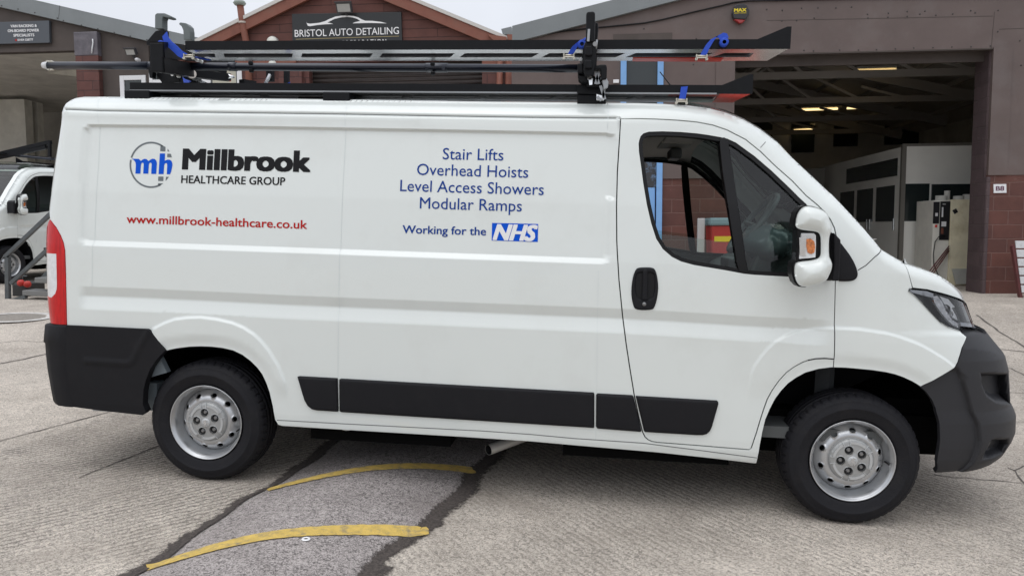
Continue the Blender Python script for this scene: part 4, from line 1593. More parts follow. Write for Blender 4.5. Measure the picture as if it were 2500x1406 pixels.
text_van('lettering', 'Millbrook', (440, 413.6), (755.3, 420.3), 51, BLACKTXT, offset=.048, label='heavy black company name')
text_van('lettering', 'HEALTHCARE GROUP', (438, 446.9), (692.9, 452.5), 18.9, BLACKTXT, offset=.020, label='small black capitals')
text_van('lettering', 'www.millbrook-healthcare.co.uk', (304.5, 544.6), (747, 559.2), 20.5, REDTXT, offset=.017, label='red web address')
for body_, p0, p1 in (('Stair Lifts', (1079, 388.8), (1227.8, 391.9)), ('Overhead Hoists', (1015.9, 427), (1288.6, 434.2)),
                      ('Level Access Showers', (974.7, 466.6), (1326.8, 476.5)), ('Modular Ramps', (1023, 509), (1273, 516.7))):
    text_van('lettering', body_, p0, p1, 27.5, BLUETXT, offset=.002, label='thin blue service line')
text_van('lettering', 'Working for the', (980.6, 569.7), (1185.5, 575.1), 19.6, BLUETXT, offset=.016, label='bold blue line before the boxed logo')
nhs = poly_van('logo_box', [[(1200.3, 544.5), (1313.4, 547.2), (1312.3, 591.2), (1199.3, 587.5)]], BLUEBRT)
nhs['label'] = 'blue box with slanted white letters'
text_van('logo_letters', 'NHS', (1201.8, 586.2), (1311, 589.4), 39.0, WHITETXT, parent=nhs, offset=.048, shear=.28, lift=.0022, spacing=.98)
ZL = lambda pts: [(280 + a / 4.8077, 320 + b / 4.8077) for a, b in pts]
M_ = [(180, 324), (262, 326), (288, 350), (304, 336), (328, 325), (352, 328), (378, 352), (398, 335), (424, 324), (450, 328), (468, 346), (476, 375), (468, 503), (408, 503), (414, 388), (409, 374), (399, 370), (388, 376), (381, 395), (374, 500), (314, 500), (320, 388), (316, 375), (306, 370), (295, 376), (287, 395), (281, 500), (222, 500), (228, 395), (222, 365), (204, 340)]
H_ = [(510, 262), (572, 262), (568, 350), (584, 340), (605, 334), (630, 338), (648, 352), (658, 380), (658, 405), (645, 470), (630, 507), (592, 507), (597, 395), (593, 380), (583, 375), (570, 380), (562, 400), (554, 505), (495, 505)]
def ell_arc(a0, a1, n=24):
    o = []
    for rx, ry, s in ((254, 272, 1), (235, 252, -1)):
        t = np.linspace(a0, a1, n)[::s]
        o += [(407 + rx * math.cos(R(k)), 396 - ry * math.sin(R(k))) for k in t]
    return ZL(o)
lg = poly_van('logo_letters', [ZL(M_), ZL(H_)], BLUEBRT)
lg['label'] = 'blue letters of the round logo'
ringo = poly_van('logo_ring', [ell_arc(56, 161.5), ell_arc(167, 297), ZL([(519, 160), (545, 170), (578, 186), (574, 238), (514, 236)]), ZL([(603, 206), (624, 240), (600, 238)]),
                           ZL([(598, 264), (640, 266), (652, 308), (596, 306)]), ZL([(492, 534), (553, 534), (551, 586), (490, 586)]), ZL([(582, 537), (616, 537), (578, 586)]), ZL([(490, 612), (550, 614), (520, 634), (488, 640)])], GREYTXT)
ringo['label'] = 'grey broken ring of the round logo'

# dirt fleck on the roof edge

# =================================================================== ROOF RACK
rack = thing('ladder_rack', 'black two level ladder rack with long trays bolted along the nearest van roof', 'ladder rack', (1.2, .9, 2.15))

def tray(px_left, px_right, ytop, zpx, near_y, width, parent, red, flare_pts, slots, zl, zr):
    pass

def beam(xs, zt0, zt1, zb0, zb1, y, th=.006):
    return None

# lower trays (near and far) and the upper tray: a black web with a slotted bottom flange
def long_tray(name, x0, x1, zb, h, y, w, flare, slots, tipcol, slot_c, mats, slope=0.):
    """web at depth y from x0 to x1, flange w wide behind its lower edge; flare raises the front end"""
    z = lambda x: zb + slope * (x - x0)
    t = MBd()
    fx = x1 - flare[0]
    web = [(x0, z(x0)), (x1, z(x1)), (x1, z(x1) + h + flare[1]), (x1 - flare[2], z(x1) + h + flare[1]), (fx, z(fx) + h), (x0, z(x0) + h)]
    t.prism(web, y, y + .006, 0)
    for hx in (z(x0) + h,):
        pass
    # return lip on top
    t.prism([(x0, z(x0) + h), (fx, z(fx) + h), (fx, z(fx) + h - .004), (x0, z(x0) + h - .004)], y + .006, y + .022, 0)
    if tipcol == 'red':
        t.prism([(x0, z(x0) - .004), (x1 - .18, z(x1 - .18) - .004), (x1 - .18, z(x1 - .18) + .004), (x0, z(x0) + .004)], y - .004, y - .0005, 1)
    # bottom flange with long slots: rails plus cross pieces
    def plate(xa, xb, ya, yb, mi, dx=0.):
        za, zb_ = z(xa), z(xb)
        v = [(xa, ya, za), (xb, ya, zb_), (xb + dx, yb, zb_), (xa + dx, yb, za), (xa, ya, za + .004), (xb, ya, zb_ + .004), (xb + dx, yb, zb_ + .004), (xa + dx, yb, za + .004)]
        t.add(v, [(0, 3, 2, 1), (4, 5, 6, 7), (0, 1, 5, 4), (1, 2, 6, 5), (2, 3, 7, 6), (3, 0, 4, 7)], mi)
    a, b = y + .007, y + w
    r1, r2 = a + w * .30, a + w * .66
    xe = x1 - .16
    plate(x0, xe, a, r1, 1)
    plate(x0, xe, r2, b, 1)
    for (sx, sw_) in slots:
        plate(sx, sx + sw_, r1, r2, 1, -.05)
    zc0, zc1 = z(x0), z(xe)
    t.add([(x0, a, zc0 + .016), (xe, a, zc1 + .016), (xe, b, zc1 + .016), (x0, b, zc0 + .016), (x0, a, zc0 + .020), (xe, a, zc1 + .020), (xe, b, zc1 + .020), (x0, b, zc0 + .020)],
          [(0, 3, 2, 1), (4, 5, 6, 7), (0, 1, 5, 4), (1, 2, 6, 5), (2, 3, 7, 6), (3, 0, 4, 7)], 0)
    # solid front end, bevelled
    v0 = len(t.v)
    zz = z(x1)
    poly = [(xe, a), (x1 - .01, a), (x1 - .05, b), (xe, b)]
    if tipcol is None:
        t.prism([(p[0], p[1]) for p in poly], zz, zz + .004, 1, axis='z')
    else:
        t.prism([(p[0], p[1]) for p in poly], zz, zz + .004, 2, axis='z')
        plate(x1 - .42, xe, a + .002, r1 - .004, 2)
    return t.build(name, mats, rack)

REDP = mat('red_reflective', (.78, .055, .035), .4)
zb_low = float(at_y((1250, 229), .2)[2])
sl = (float(at_y((1760, 229.5), .2)[2]) - float(at_y((330, 221.5), .2)[2])) / (float(at_y((1760, 229), .2)[0]) - float(at_y((330, 221), .2)[0]))
xL, xR = float(at_y((317, 211), .2)[0]), float(at_y((1838, 215), .2)[0])
zL = float(at_y((320, 221.5), .2)[2])
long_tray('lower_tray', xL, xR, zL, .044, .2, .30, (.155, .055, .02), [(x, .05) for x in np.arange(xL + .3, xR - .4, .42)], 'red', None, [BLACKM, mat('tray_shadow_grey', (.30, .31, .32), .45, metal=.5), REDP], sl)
long_tray('lower_tray', xL + .1, xR - .05, zL + .005, .044, 1.55, .30, (.155, .055, .02), [(x, .05) for x in np.arange(xL + .3, xR - .4, .42)], None, None, [BLACKM, ALU, REDP], sl)
uL, uR = float(at_y((452, 110), .2)[0]), float(at_y((1930, 110), .2)[0])
zu = float(at_y((460, 122.5), .2)[2])
slu = (float(at_y((1890, 120), .2)[2]) - zu) / (float(at_y((1890, 120), .2)[0]) - uL)
long_tray('upper_tray', uL, uR, zu, .048, .2, .30, (.165, .062, .02), [(x, .055) for x in np.arange(uL + .12, uR - .3, .46)], None, None, [BLACKM, ALU, REDP], slu)
u2 = MBd()
u2.prism([(uR - .78, zu + slu * 3 - .006), (uR - .30, zu + slu * 3 - .006), (uR - .30, zu + slu * 3 - .002), (uR - .78, zu + slu * 3 - .002)], .2 + .21, .2 + .296, 0)
u2.build('reflective_strip', REDP, rack)

# cross members that carry the trays over the roof
X1, X2 = float(at_y((1440, 220), .3)[0]), float(at_y((375, 180), .3)[0])
XB = [float(at_y((350, 230), .25)[0]), float(at_y((830, 235), .25)[0]), float(at_y((1445, 240), .25)[0])]
def feet(x, y):
    f = MBd()
    f.box((x - .075, y - .05, 2.09), (x + .075, y + .07, zb_low - .002), 0, .006)
    f.box((x - .085, y - .02, 2.07), (x + .085, y + .10, 2.115), 0, .004)
    return f.build('roof_foot', BLACKM, rack)
for x in XB:
    for y in (.235, 1.60): feet(x, y)
cb = MBd()
for x in XB:
    cb.box((x - .03, .22, 2.17), (x + .03, 1.84, 2.205), 0, .004)
cb.build('crossbar', BLACKM, rack)

# rear gantry (left) -----------------------------------------------------------
def G(px, y): return Vector(at_y(px, y))
g = MBd()
p0, p1 = G((385, 125), .10), G((600, 138), 1.55)
g.bar(G((384, 122), .10), G((560, 142), 1.35), .075, .085, 0)              # upper square tube running across the van
g.bar(G((384, 158), .10), G((520, 182), 1.25), .075, .080, 0)              # lower one
g.box((p0[0] - .038, .085, p0[2] - .040), (p0[0] + .038, .095, p0[2] + .040), 0, .01)
q = G((384, 158), .095)
g.box((q[0] - .036, .085, q[2] - .042), (q[0] + .036, .10, q[2] + .042), 0, .01)
g.build('gantry_tube', BLACKM, rack)
pl_ = MBd(auto=True)
pl_.prism([tuple(G(p, .42)[i] for i in (0, 2)) for p in ((384, 78), (404, 74), (404, 112), (362, 112), (362, 104))], .40, .46, 0, bev=.004)
pl_.prism([tuple(G(p, .55)[i] for i in (0, 2)) for p in ((398, 165), (440, 178), (445, 202), (400, 205), (385, 185))], .53, .57, 0, bev=.004)
pl_.prism([tuple(G(p, .50)[i] for i in (0, 2)) for p in ((366, 166), (378, 166), (376, 192), (370, 192))], .48, .52, 0)
pl_.build('gusset_plate', BLACKM, rack)
hk = MBd(auto=True)
def hook(y, pts, w):
    P = [G(p, y) for p in pts]
    hk.strap(P, w, (0, 1, 0), .012, 0)
HKM = mat('hook_grey', (.13, .15, .15), .5)
def hook_poly(px, y0, y1):
    hk.prism([tuple(G(p, (y0 + y1) / 2)[i] for i in (0, 2)) for p in px], y0, y1, 0, bev=.004)
hook_poly([(385, 74), (385, 40), (390, 36), (408, 36), (424, 43), (425, 47), (418, 48), (405, 45), (403, 50), (403, 74)], .40, .46)
hook_poly([(454, 100), (453, 78), (449, 68), (443, 63), (443, 60), (446, 58), (460, 60), (468, 68), (470, 80), (470, 100)], .95, 1.01)
hk.build('load_stop', HKM, rack)
# actuating tube along the rack
tb = MBd()
ty = .62
t0, t1 = G((118, 161), ty), G((362, 161), ty)
t2, t3 = G((412, 162), ty), G((1412, 168), ty)
tb.tube([t0, t1], .0245, 16, 0)
tb.tube([t1, t2, G((590, 164), ty), t3], .0235, 16, 0)
tb.tube([G((560, 163.6), ty), G((578, 163.8), ty)], .027, 16, 0)
tb.tube([G((1040, 166), ty), G((1093, 166.3), ty)], .027, 16, 0)
tb.tube([G((415, 162), ty), G((421, 162), ty)], .030, 16, 1)
tb.build('pull_tube', [mat('dark_anodised', (.014, .017, .028), .28, metal=.3, coat=.3), ALU], rack)
cp = MBd()
cp.tube([G((105, 160), ty), G((119, 161), ty)], [.018, .026], 16, 0)
for px in ((118, 152.5), (126, 152.5), (120, 169), (128, 169)):
    c = G(px, ty)
    cp.tube([c - Vector((0, .012, 0)), c + Vector((0, .012, 0))], .010, 10, 1)
cp.build('tube_end_cap', [mat('pale_cap', (.62, .63, .63), .5), ZINC], rack)
bl = MBd()
for px in ((612, 154.5), (614, 173.5), (1056, 157), (1057, 180)):
    c = G(px, ty - .02)
    bl.box(c - Vector((.012, .01, .010)), c + Vector((.012, .01, .010)), 0, .003)
c = G((1082, 167), ty - .028)
bl.tube([c, c + Vector((0, .01, 0))], .011, 12, 1)
bl.build('tube_bolt', [BLACKM, mat('bolt_dark', (.05, .055, .07), .35, metal=.6)], rack)
# folding arms behind the near tray
ar = MBd(auto=True)
ar.bar(G((462, 180), .7), G((560, 190), .9), .05, .045, 0)
ar.tube([G((468, 181), .66), G((468, 181), .70)], .028, 14, 1)
ar.tube([G((556, 187), .86), G((572, 189), .90)], [.016, .006], 10, 1)
ar.bar(G((500, 165), 1.0), G((552, 178), 1.1), .03, .02, 0)
ar.bar(G((445, 190), .95), G((620, 262), 1.25), .07, .05, 0)
ar.bar(G((470, 192), .93), G((500, 204), .98), .02, .018, 1)
ar.bar(G((552, 222), 1.0), G((606, 240), 1.1), .05, .04, 1)
ar.bar(G((590, 200), 1.1), G((620, 205), 1.2), .05, .03, 0)
ar.bar(G((648, 205), .9), G((660, 182), .9), .02, .014, 1)
ar.bar(G((600, 225), .9), G((720, 248), 1.1), .06, .04, 0)
ar.bar(G((634, 228), .85), G((656, 240), .9), .012, .012, 1)
ar.box(G((405, 183), .6) - Vector((.05, .02, .03)), G((405, 183), .6) + Vector((.05, .02, .03)), 0, .005)
for px in ((420, 182), (434, 186), (479, 147), (489, 150)):
    c = G(px, .50)
    ar.tube([c, c + Vector((0, .02, 0))], .010, 10, 2)
ar.bar(G((700, 168), 1.0), G((700, 204), 1.0), .03, .03, 0)
ar.box(G((660, 184), .95) - Vector((.02, .02, .04)), G((660, 184), .95) + Vector((.02, .02, .05)), 0)
for k in range(5):
    ar.bar(G((640 + k * 130, 243), 1.1), G((700 + k * 130, 249), 1.2), .04, .02, k % 2)
ar.box(G((780, 242), .45) - Vector((.12, .02, .012)), G((780, 242), .45) + Vector((.12, .02, .012)), 0)
ar.build('folding_arm', [BLACKM, ALU, mat('bright_bolt', (.75, .74, .70), .3, metal=.6)], rack)

# front gantry (right) ----------------------------------------------------------
fg = MBd()
def fp(px, y0, y1, mi=0, bev=.006):
    ym = y0
    fg.prism([tuple(G(p, ym)[i] for i in (0, 2)) for p in px], y0, y1, mi, bev=bev)
fp([(1431, 34), (1434, 29), (1449, 28), (1453, 32), (1452, 103), (1430, 103)], .02, .08)
fp([(1453, 54), (1460, 56), (1461, 70), (1457, 108), (1452, 110)], .10, .16)
fp([(1429, 102), (1451, 102), (1454, 116), (1456, 150), (1450, 176), (1446, 186), (1428, 186), (1424, 175), (1425, 112)], .03, .14)
fp([(1430, 112), (1444, 112), (1446, 134), (1442, 137), (1431, 137), (1428, 134)], .012, .03)
fp([(1428, 146), (1444, 146), (1446, 165), (1442, 168), (1430, 168), (1427, 165)], .012, .03)
fp([(1409, 156), (1423, 154), (1425, 178), (1410, 180)], .06, .22)
fp([(1410, 182), (1432, 186), (1436, 200), (1422, 200), (1411, 192)], .08, .20)
fp([(1450, 162), (1466, 158), (1480, 158), (1482, 166), (1481, 194), (1468, 196), (1466, 170), (1450, 170)], .05, .16)
fp([(1432, 186), (1470, 186), (1472, 212), (1432, 212)], .12, .20)
fp([(1409, 207), (1472, 208), (1468, 232), (1409, 229)], .17, .20, 0, .002)
fg.bar(G((1440, 125), .14), G((1428, 130), 1.5), .07, .07, 0)
fg.bar(G((1440, 157), .14), G((1428, 160), 1.4), .07, .07, 0)
fg.bar(G((1436, 120), 1.5), G((1436, 235), 1.5), .05, .05, 0)
fg.build('front_gantry', BLACKM, rack)
ga = MBd()
ga.bar(G((1438, 72), .012), G((1436, 102), .012), .008, .012, 0)
ga.bar(G((1432, 190), .10), G((1443, 190), .10), .02, .025, 1)
ga.prism([tuple(G(p, .11)[i] for i in (0, 2)) for p in ((1437, 194), (1447, 193), (1446, 209), (1439, 210))], .09, .115, 1)
for a, b in (((1452, 172), (1462, 206)), ((1464, 172), (1454, 206)), ((1469, 190), (1478, 216)), ((1479, 192), (1472, 240)), ((1466, 210), (1477, 243)), ((1458, 236), (1468, 246)), ((1476, 216), (1483, 200))):
    ga.bar(G(a, .10), G(b, .10), .008, .014, 0)
ga.prism([tuple(G(p, .07)[i] for i in (0, 2)) for p in ((1469, 190), (1480, 190), (1486, 202), (1484, 215), (1474, 220))], .06, .08, 0, bev=.003)
ga.prism([tuple(G(p, .14)[i] for i in (0, 2)) for p in ((1456, 230), (1468, 233), (1475, 246), (1456, 246))], .13, .16, 1, bev=.003)
ga.tube([G((1453, 108), .02), G((1453, 112), .10)], .012, 10, 0)
ga.tube([G((1457, 98), .05), G((1455, 120), .05)], .006, 8, 0)
ga.build('gantry_linkage', [mat('linkage_steel', (.34, .35, .36), .35, metal=.8), ALU], rack)

# blue ratchet straps ------------------------------------------------------------
def strap(label, pts, w, y, wdir=(0, 1, 0), buckle=None, roll=None, ys=None):
    t = thing('ratchet_strap', label, 'strap', tuple(G(pts[0], y)), 'blue ratchet straps on the roof rack')
    ys = ys or [y] * len(pts)
    s_ = MBd().strap([G(p, yy) for p, yy in zip(pts, ys)], w, wdir, .004)
    s_.build('webbing', BLUEWEB, t)
    if roll:
        r_ = MBd()
        c = G(roll, y)
        r_.lathe([(.010, -.02), (.022, -.02), (.022, .02), (.010, .02)], c, 'y', 18)
        r_.build('webbing_roll', BLUEWEB, t)
    if buckle:
        b = MBd()
        c = G(buckle, y - .01)
        b.box(c + Vector((-.028, 0, -.004)), c + Vector((.028, .012, .003)), 0, .002)
        for dx in (-.026, .026):
            b.box(c + Vector((dx - .003, -.004, -.014)), c + Vector((dx + .003, .016, .016)), 0, .002)
            b.tube([c + Vector((dx, -.004, -.008)), c + Vector((dx, .016, -.008))], .007, 10, 0)
        b.tube([c + Vector((-.03, .006, .009)), c + Vector((.03, .006, .009))], .0045, 8, 0)
        b.build('buckle', ZINC, t)
    return t
strap('blue strap looping over the flared front end of the upper rack tray, free end rolled', [(1716, 138), (1722, 124), (1734, 104), (1745, 92), (1756, 86), (1765, 88), (1769, 98)], .045, .185, wdir=(.82, 0, .45), buckle=(1713, 141), roll=(1767, 105))
strap('blue strap beside the tall black front post of the roof rack', [(1391, 136), (1400, 120), (1408, 108), (1418, 100), (1432, 96)], .05, .14, wdir=(.80, .1, .5), buckle=(1389, 139), roll=(1421, 110))
strap('short upright blue strap on the lower tray just above the cab roof', [(1664, 250), (1667, 235), (1671, 212)], .034, .19, wdir=(1, 0, .1), buckle=(1664, 248))
strap('long blue strap slung from the rear load stop down to the rear ratchet', [(402, 84), (406, 98), (414, 108), (428, 120), (440, 132), (452, 138)], .038, .16, wdir=(.62, 0, .62), buckle=(460, 139), roll=(397, 111))
strap('blue strap end trailing flat behind the rear ratchet under the upper tray', [(476, 140), (494, 143), (512, 147)], .03, .3, wdir=(.1, 1, .3))
strap('blue strap with a ratchet low behind the near tray at the middle of the roof', [(703, 203), (706, 224), (716, 234), (728, 239)], .03, .62, wdir=(.5, .5, .4), buckle=(732, 239))
strap('flat blue strap lying under the rear gantry tube', [(434, 190), (446, 198), (460, 203)], .05, .8, wdir=(.3, .8, .5))

# =================================================================== GROUND
def gz(x, y):
    x = np.clip(np.asarray(x, float), -4, 14)
    y = np.asarray(y, float)
    w = sm((y - 2.4) / 5.6)
    return w * (.187 + .0331 * x - .0137 * (np.clip(y, 0, 40) - 9))

def concrete(name, base, ridge=.5, seed=0., con=1.):
    m = bpy.data.materials.new(name)
    m.use_nodes = True
    nt = m.node_tree
    b = nt.nodes['Principled BSDF']
    b.inputs['Roughness'].default_value = .9
    b.inputs['Specular IOR Level'].default_value = .25
    tc = nt.nodes.new('ShaderNodeTexCoord')
    src = tc.outputs['Object']
    L = nt.links.new
    def noise(scale, det=6., rough=.6, vec=None, dist=0.):
        n = N(nt, 'ShaderNodeTexNoise', Scale=scale, Detail=det, Roughness=rough, Distortion=dist)
        L(vec or src, n.inputs['Vector'])
        return n.outputs[0]
    def rng(v, a, b_, c, d):
        r = nt.nodes.new('ShaderNodeMapRange')
        r.inputs['From Min'].default_value = a; r.inputs['From Max'].default_value = b_
        r.inputs['To Min'].default_value = c; r.inputs['To Max'].default_value = d
        L(v, r.inputs['Value'])
        return r.outputs[0]
    def mul(a, b_):
        n = N(nt, 'ShaderNodeMath', operation='MULTIPLY')
        L(a, n.inputs[0])
        if isinstance(b_, (int, float)): n.inputs[1].default_value = b_
        else: L(b_, n.inputs[1])
        return n.outputs[0]
    def add(a, b_):
        n = N(nt, 'ShaderNodeMath', operation='ADD')
        L(a, n.inputs[0]); L(b_, n.inputs[1])
        return n.outputs[0]
    big = rng(noise(.45, 5.), .3, .7, .74, 1.18)
    mid = rng(noise(4., 6., .65), .3, .7, .90, 1.10)
    fine = rng(noise(62., 2.5, .6, dist=1.6), .36, .58, 1 - .5 * con, 1 + .2 * con)
    grit = rng(noise(190., 2., .6), .3, .7, 1 - .24 * con, 1 + .24 * con)
    k = mul(mul(big, mid), mul(fine, grit))
    groove = None
    if ridge:
        # tamped ridges: one heading on each side of the asphalt strip, smooth slabs beyond the joints
        sx = nt.nodes.new('ShaderNodeSeparateXYZ')
        L(src, sx.inputs[0])
        def ridges(h):
            mp = nt.nodes.new('ShaderNodeMapping')
            mp.inputs['Rotation'].default_value = (0, 0, R(-h))
            L(src, mp.inputs[0])
            wv = N(nt, 'ShaderNodeTexWave', Scale=7.5, Distortion=5.0)
            wv.bands_direction = 'Y'
            wv.inputs['Detail'].default_value = 4.
            wv.inputs['Detail Scale'].default_value = 2.2
            wv.inputs['Detail Roughness'].default_value = .65
            L(mp.outputs[0], wv.inputs['Vector'])
            return wv.outputs['Fac']
        side = rng(sx.outputs[0], .8, 1.0, 0., 1.)
        mr_ = N(nt, 'ShaderNodeMix', data_type='FLOAT')
        L(side, mr_.inputs[0]); L(ridges(50), mr_.inputs[2]); L(ridges(-52), mr_.inputs[3])
        wave = mr_.outputs[0]
        lim = N(nt, 'ShaderNodeMath', operation='MULTIPLY_ADD')
        lim.inputs[1].default_value = -.125; lim.inputs[2].default_value = 1.50
        L(sx.outputs[1], lim.inputs[0])
        xx = add(sx.outputs[0], lim.outputs[0])
        m1 = rng(xx, -.01, .02, 0., 1.)
        m2_ = rng(sx.outputs[0], 4.5, 4.9, 1., .15)
        m3 = rng(sx.outputs[1], 1.2, 1.8, 1., .15)
        patch = rng(noise(1.3, 4.), .38, .60, .2, 1.)
        weak = rng(side, 0., 1., 1., .5)
        rm_ = mul(mul(mul(mul(m1, m2_), m3), patch), weak)
        gd = rng(wave, .0, .40, .50, 1.06)
        gm = N(nt, 'ShaderNodeMix', data_type='FLOAT')
        gm.inputs[2].default_value = 1.0
        L(rm_, gm.inputs[0]); L(gd, gm.inputs[3])
        k = mul(k, gm.outputs[0])
        smooth_ = N(nt, 'ShaderNodeMix', data_type='FLOAT')
        smooth_.inputs[2].default_value = 1.07; smooth_.inputs[3].default_value = 1.0
        L(m1, smooth_.inputs[0])
        k = mul(k, smooth_.outputs[0])
        groove = mul(wave, rm_)
    stain = rng(noise(1.1, 8., .7, dist=1.2), .50, .72, 0., .55)
    sc = N(nt, 'ShaderNodeVectorMath', operation='SCALE')
    sc.inputs[0].default_value = base
    L(k, sc.inputs['Scale'])
    mx = N(nt, 'ShaderNodeMix', data_type='RGBA')
    L(stain, mx.inputs['Factor']); L(sc.outputs[0], mx.inputs[6])
    mx.inputs[7].default_value = (base[0] * .58, base[1] * .56, base[2] * .54, 1)
    L(mx.outputs[2], b.inputs['Base Color'])
    h = add(mul(noise(75., 3., .7), .55), mul(noise(190., 2.), .35))
    if groove is not None:
        h = add(h, mul(groove, ridge))
    bp = N(nt, 'ShaderNodeBump', Strength=.75, Distance=.012)
    L(h, bp.inputs['Height'])
    L(bp.outputs[0], b.inputs['Normal'])
    return m

CONC = concrete('yard_concrete', (.475, .425, .368), .85)
ASPH = concrete('patch_asphalt', (.345, .312, .298), 0., con=1.3)
GRIME = mat('wet_grit', (.075, .062, .055), .95, noise=.5, nscale=70., bump=1., bscale=110.)
def _ragged(m):
    nt = m.node_tree
    out = [n for n in nt.nodes if n.type == 'OUTPUT_MATERIAL'][0]
    pb = nt.nodes['Principled BSDF']
    at = N(nt, 'ShaderNodeAttribute', attribute_name='edge')
    tc = nt.nodes.new('ShaderNodeTexCoord')
    n = N(nt, 'ShaderNodeTexNoise', Scale=38., Detail=7., Roughness=.7)
    nt.links.new(tc.outputs['Object'], n.inputs['Vector'])
    a = N(nt, 'ShaderNodeMath', operation='MULTIPLY_ADD')
    a.inputs[1].default_value = 1.5
    a.inputs[2].default_value = -.75
    nt.links.new(n.outputs[0], a.inputs[0])
    s_ = N(nt, 'ShaderNodeMath', operation='ADD')
    nt.links.new(a.outputs[0], s_.inputs[0]); nt.links.new(at.outputs['Fac'], s_.inputs[1])
    r = nt.nodes.new('ShaderNodeMapRange')
    r.inputs['From Min'].default_value = .32; r.inputs['From Max'].default_value = .62
    nt.links.new(s_.outputs[0], r.inputs['Value'])
    t = nt.nodes.new('ShaderNodeBsdfTransparent')
    mx = nt.nodes.new('ShaderNodeMixShader')
    nt.links.new(r.outputs[0], mx.inputs[0]); nt.links.new(t.outputs[0], mx.inputs[1]); nt.links.new(pb.outputs[0], mx.inputs[2])
    nt.links.new(mx.outputs[0], out.inputs[0])
_ragged(GRIME)
YELLOW = mat('yellow_paint', (.64, .45, .115), .7, noise=.14, nscale=30., dirt=(.22, .19, .15), dscale=26., damt=.9, bump=.5, bscale=160.)

gx = np.concatenate([np.linspace(-160, -16, 8), np.linspace(-14, 14, 85), np.linspace(16, 160, 8)])
gy = np.concatenate([np.linspace(-120, -6, 8), np.linspace(-5, 12, 60), np.linspace(13, 40, 10), [160]])
GV = [(x, y, float(gz(x, y))) for y in gy for x in gx]
nx = len(gx)
GF = [(j * nx + i, j * nx + i + 1, (j + 1) * nx + i + 1, (j + 1) * nx + i) for j in range(len(gy) - 1) for i in range(nx - 1)]
mb = MBd(); mb.add(GV, GF, 0, True)
tag(mb.build('ground', CONC), kind='structure')

def edge_l(y): return .385 + .11 * y + .018 * math.sin(5.1 * y) + .010 * math.sin(13 * y + 1)
def edge_r(y): return 1.385 + .18 * y + .022 * math.sin(4.3 * y + 2) + .014 * math.sin(11 * y)
HUMP = .078
def hump_z(x, y):
    t = (x - edge_l(y)) / (edge_r(y) - edge_l(y))
    t = min(max(t, 0), 1)
    return .006 + HUMP * (math.sin(math.pi * t) ** .85)
mb = MBd()
ys_ = np.linspace(-3.2, 3.0, 63)
K = 24
vs = []
for y in ys_:
    for k in range(K + 1):
        x = edge_l(y) + (edge_r(y) - edge_l(y)) * k / K
        vs.append((x, y, hump_z(x, y) if 0 < k < K else .001))
mb.add(vs, [(j * (K + 1) + k, j * (K + 1) + k + 1, (j + 1) * (K + 1) + k + 1, (j + 1) * (K + 1) + k) for j in range(len(ys_) - 1) for k in range(K)], 0, True)
tag(mb.build('speed_hump', ASPH), kind='structure')
mb = MBd()
rs = random.Random(3)
ev = []
for fe, side in ((edge_l, -1), (edge_r, 1)):
    vs = []
    yl = np.linspace(-3.2, 3.0, 170)
    for y in yl:
        x = fe(y)
        wd = (.055 if side < 0 else .075) + rs.uniform(-.012, .014) + .02 * math.sin(3 * y + side)
        if side > 0 and -1.15 < y < -.78: wd += .05
        q = [x - side * .055, x - side * .010, x + side * .010, x + side * wd * .62, x + side * (wd + .03)]
        vs += [(q[0], y, hump_z(q[0], y) + .003), (q[1], y, hump_z(q[1], y) + .004), (q[2], y, .009), (q[3], y, .006), (q[4], y, .003)]
        ev += [0., .68, .9, .62, 0.]
    F = []
    for i in range(len(yl) - 1):
        for k in range(4):
            F.append((i * 5 + k, i * 5 + k + 1, (i + 1) * 5 + k + 1, (i + 1) * 5 + k))
    mb.add(vs, F)
gl_ = tag(mb.build('gully', GRIME, recalc=False), kind='structure')
_at = gl_.data.attributes.new('edge', 'FLOAT', 'POINT')
_at.data.foreach_set('value', ev)
def stripe(p0, p1, w, name='yellow_line'):
    a, b_ = np.array(p0), np.array(p1)
    d = (b_ - a) / np.linalg.norm(b_ - a)
    n = np.array([-d[1], d[0]])
    mb = MBd()
    K = 60
    vs = []
    for i in range(K + 1):
        c = a + (b_ - a) * i / K
        for s in (-1, -.33, .33, 1):
            e = rs.uniform(-.003, .003) if abs(s) == 1 else 0
            if i in (0, K): e -= .0
            q = c + n * (s * w / 2 + e) + d * ((rs.uniform(-.012, .012)) if i in (0, K) else 0)
            vs.append((q[0], q[1], hump_z(q[0], q[1]) + .005))
    mb.add(vs, [(i * 4 + k, i * 4 + k + 1, (i + 1) * 4 + k + 1, (i + 1) * 4 + k) for i in range(K) for k in range(3)], 0, True)
    return tag(mb.build(name, YELLOW), kind='structure')
stripe(at_z((360, 1394))[:2], at_z((1046, 1299))[:2], .088)
stripe(at_z((655, 1206))[:2], at_z((1160, 1152))[:2], .085)

JOINT = mat('joint_dark', (.105, .092, .082), .95)
def gline(name, pts, w, jit=.0, seg=.12):
    P = resample([tuple(p) for p in pts], seg, closed=False)
    vs = []
    L = np.array(P)
    t = np.gradient(L, axis=0); t /= np.linalg.norm(t, axis=1)[:, None] + 1e-9
    n = np.stack([-t[:, 1], t[:, 0]], -1)
    for i, p in enumerate(L):
        j = rs.gauss(0, jit)
        ww = .7 * w * (1 + rs.uniform(-.35, .35))
        for s in (-.5, .5):
            q = p + n[i] * (s * ww + j)
            vs.append((q[0], q[1], float(gz(q[0], q[1])) + .004))
    mb = MBd()
    mb.add(vs, [(2 * i, 2 * i + 1, 2 * i + 3, 2 * i + 2) for i in range(len(P) - 1)])
    return tag(mb.build(name, JOINT), kind='structure')

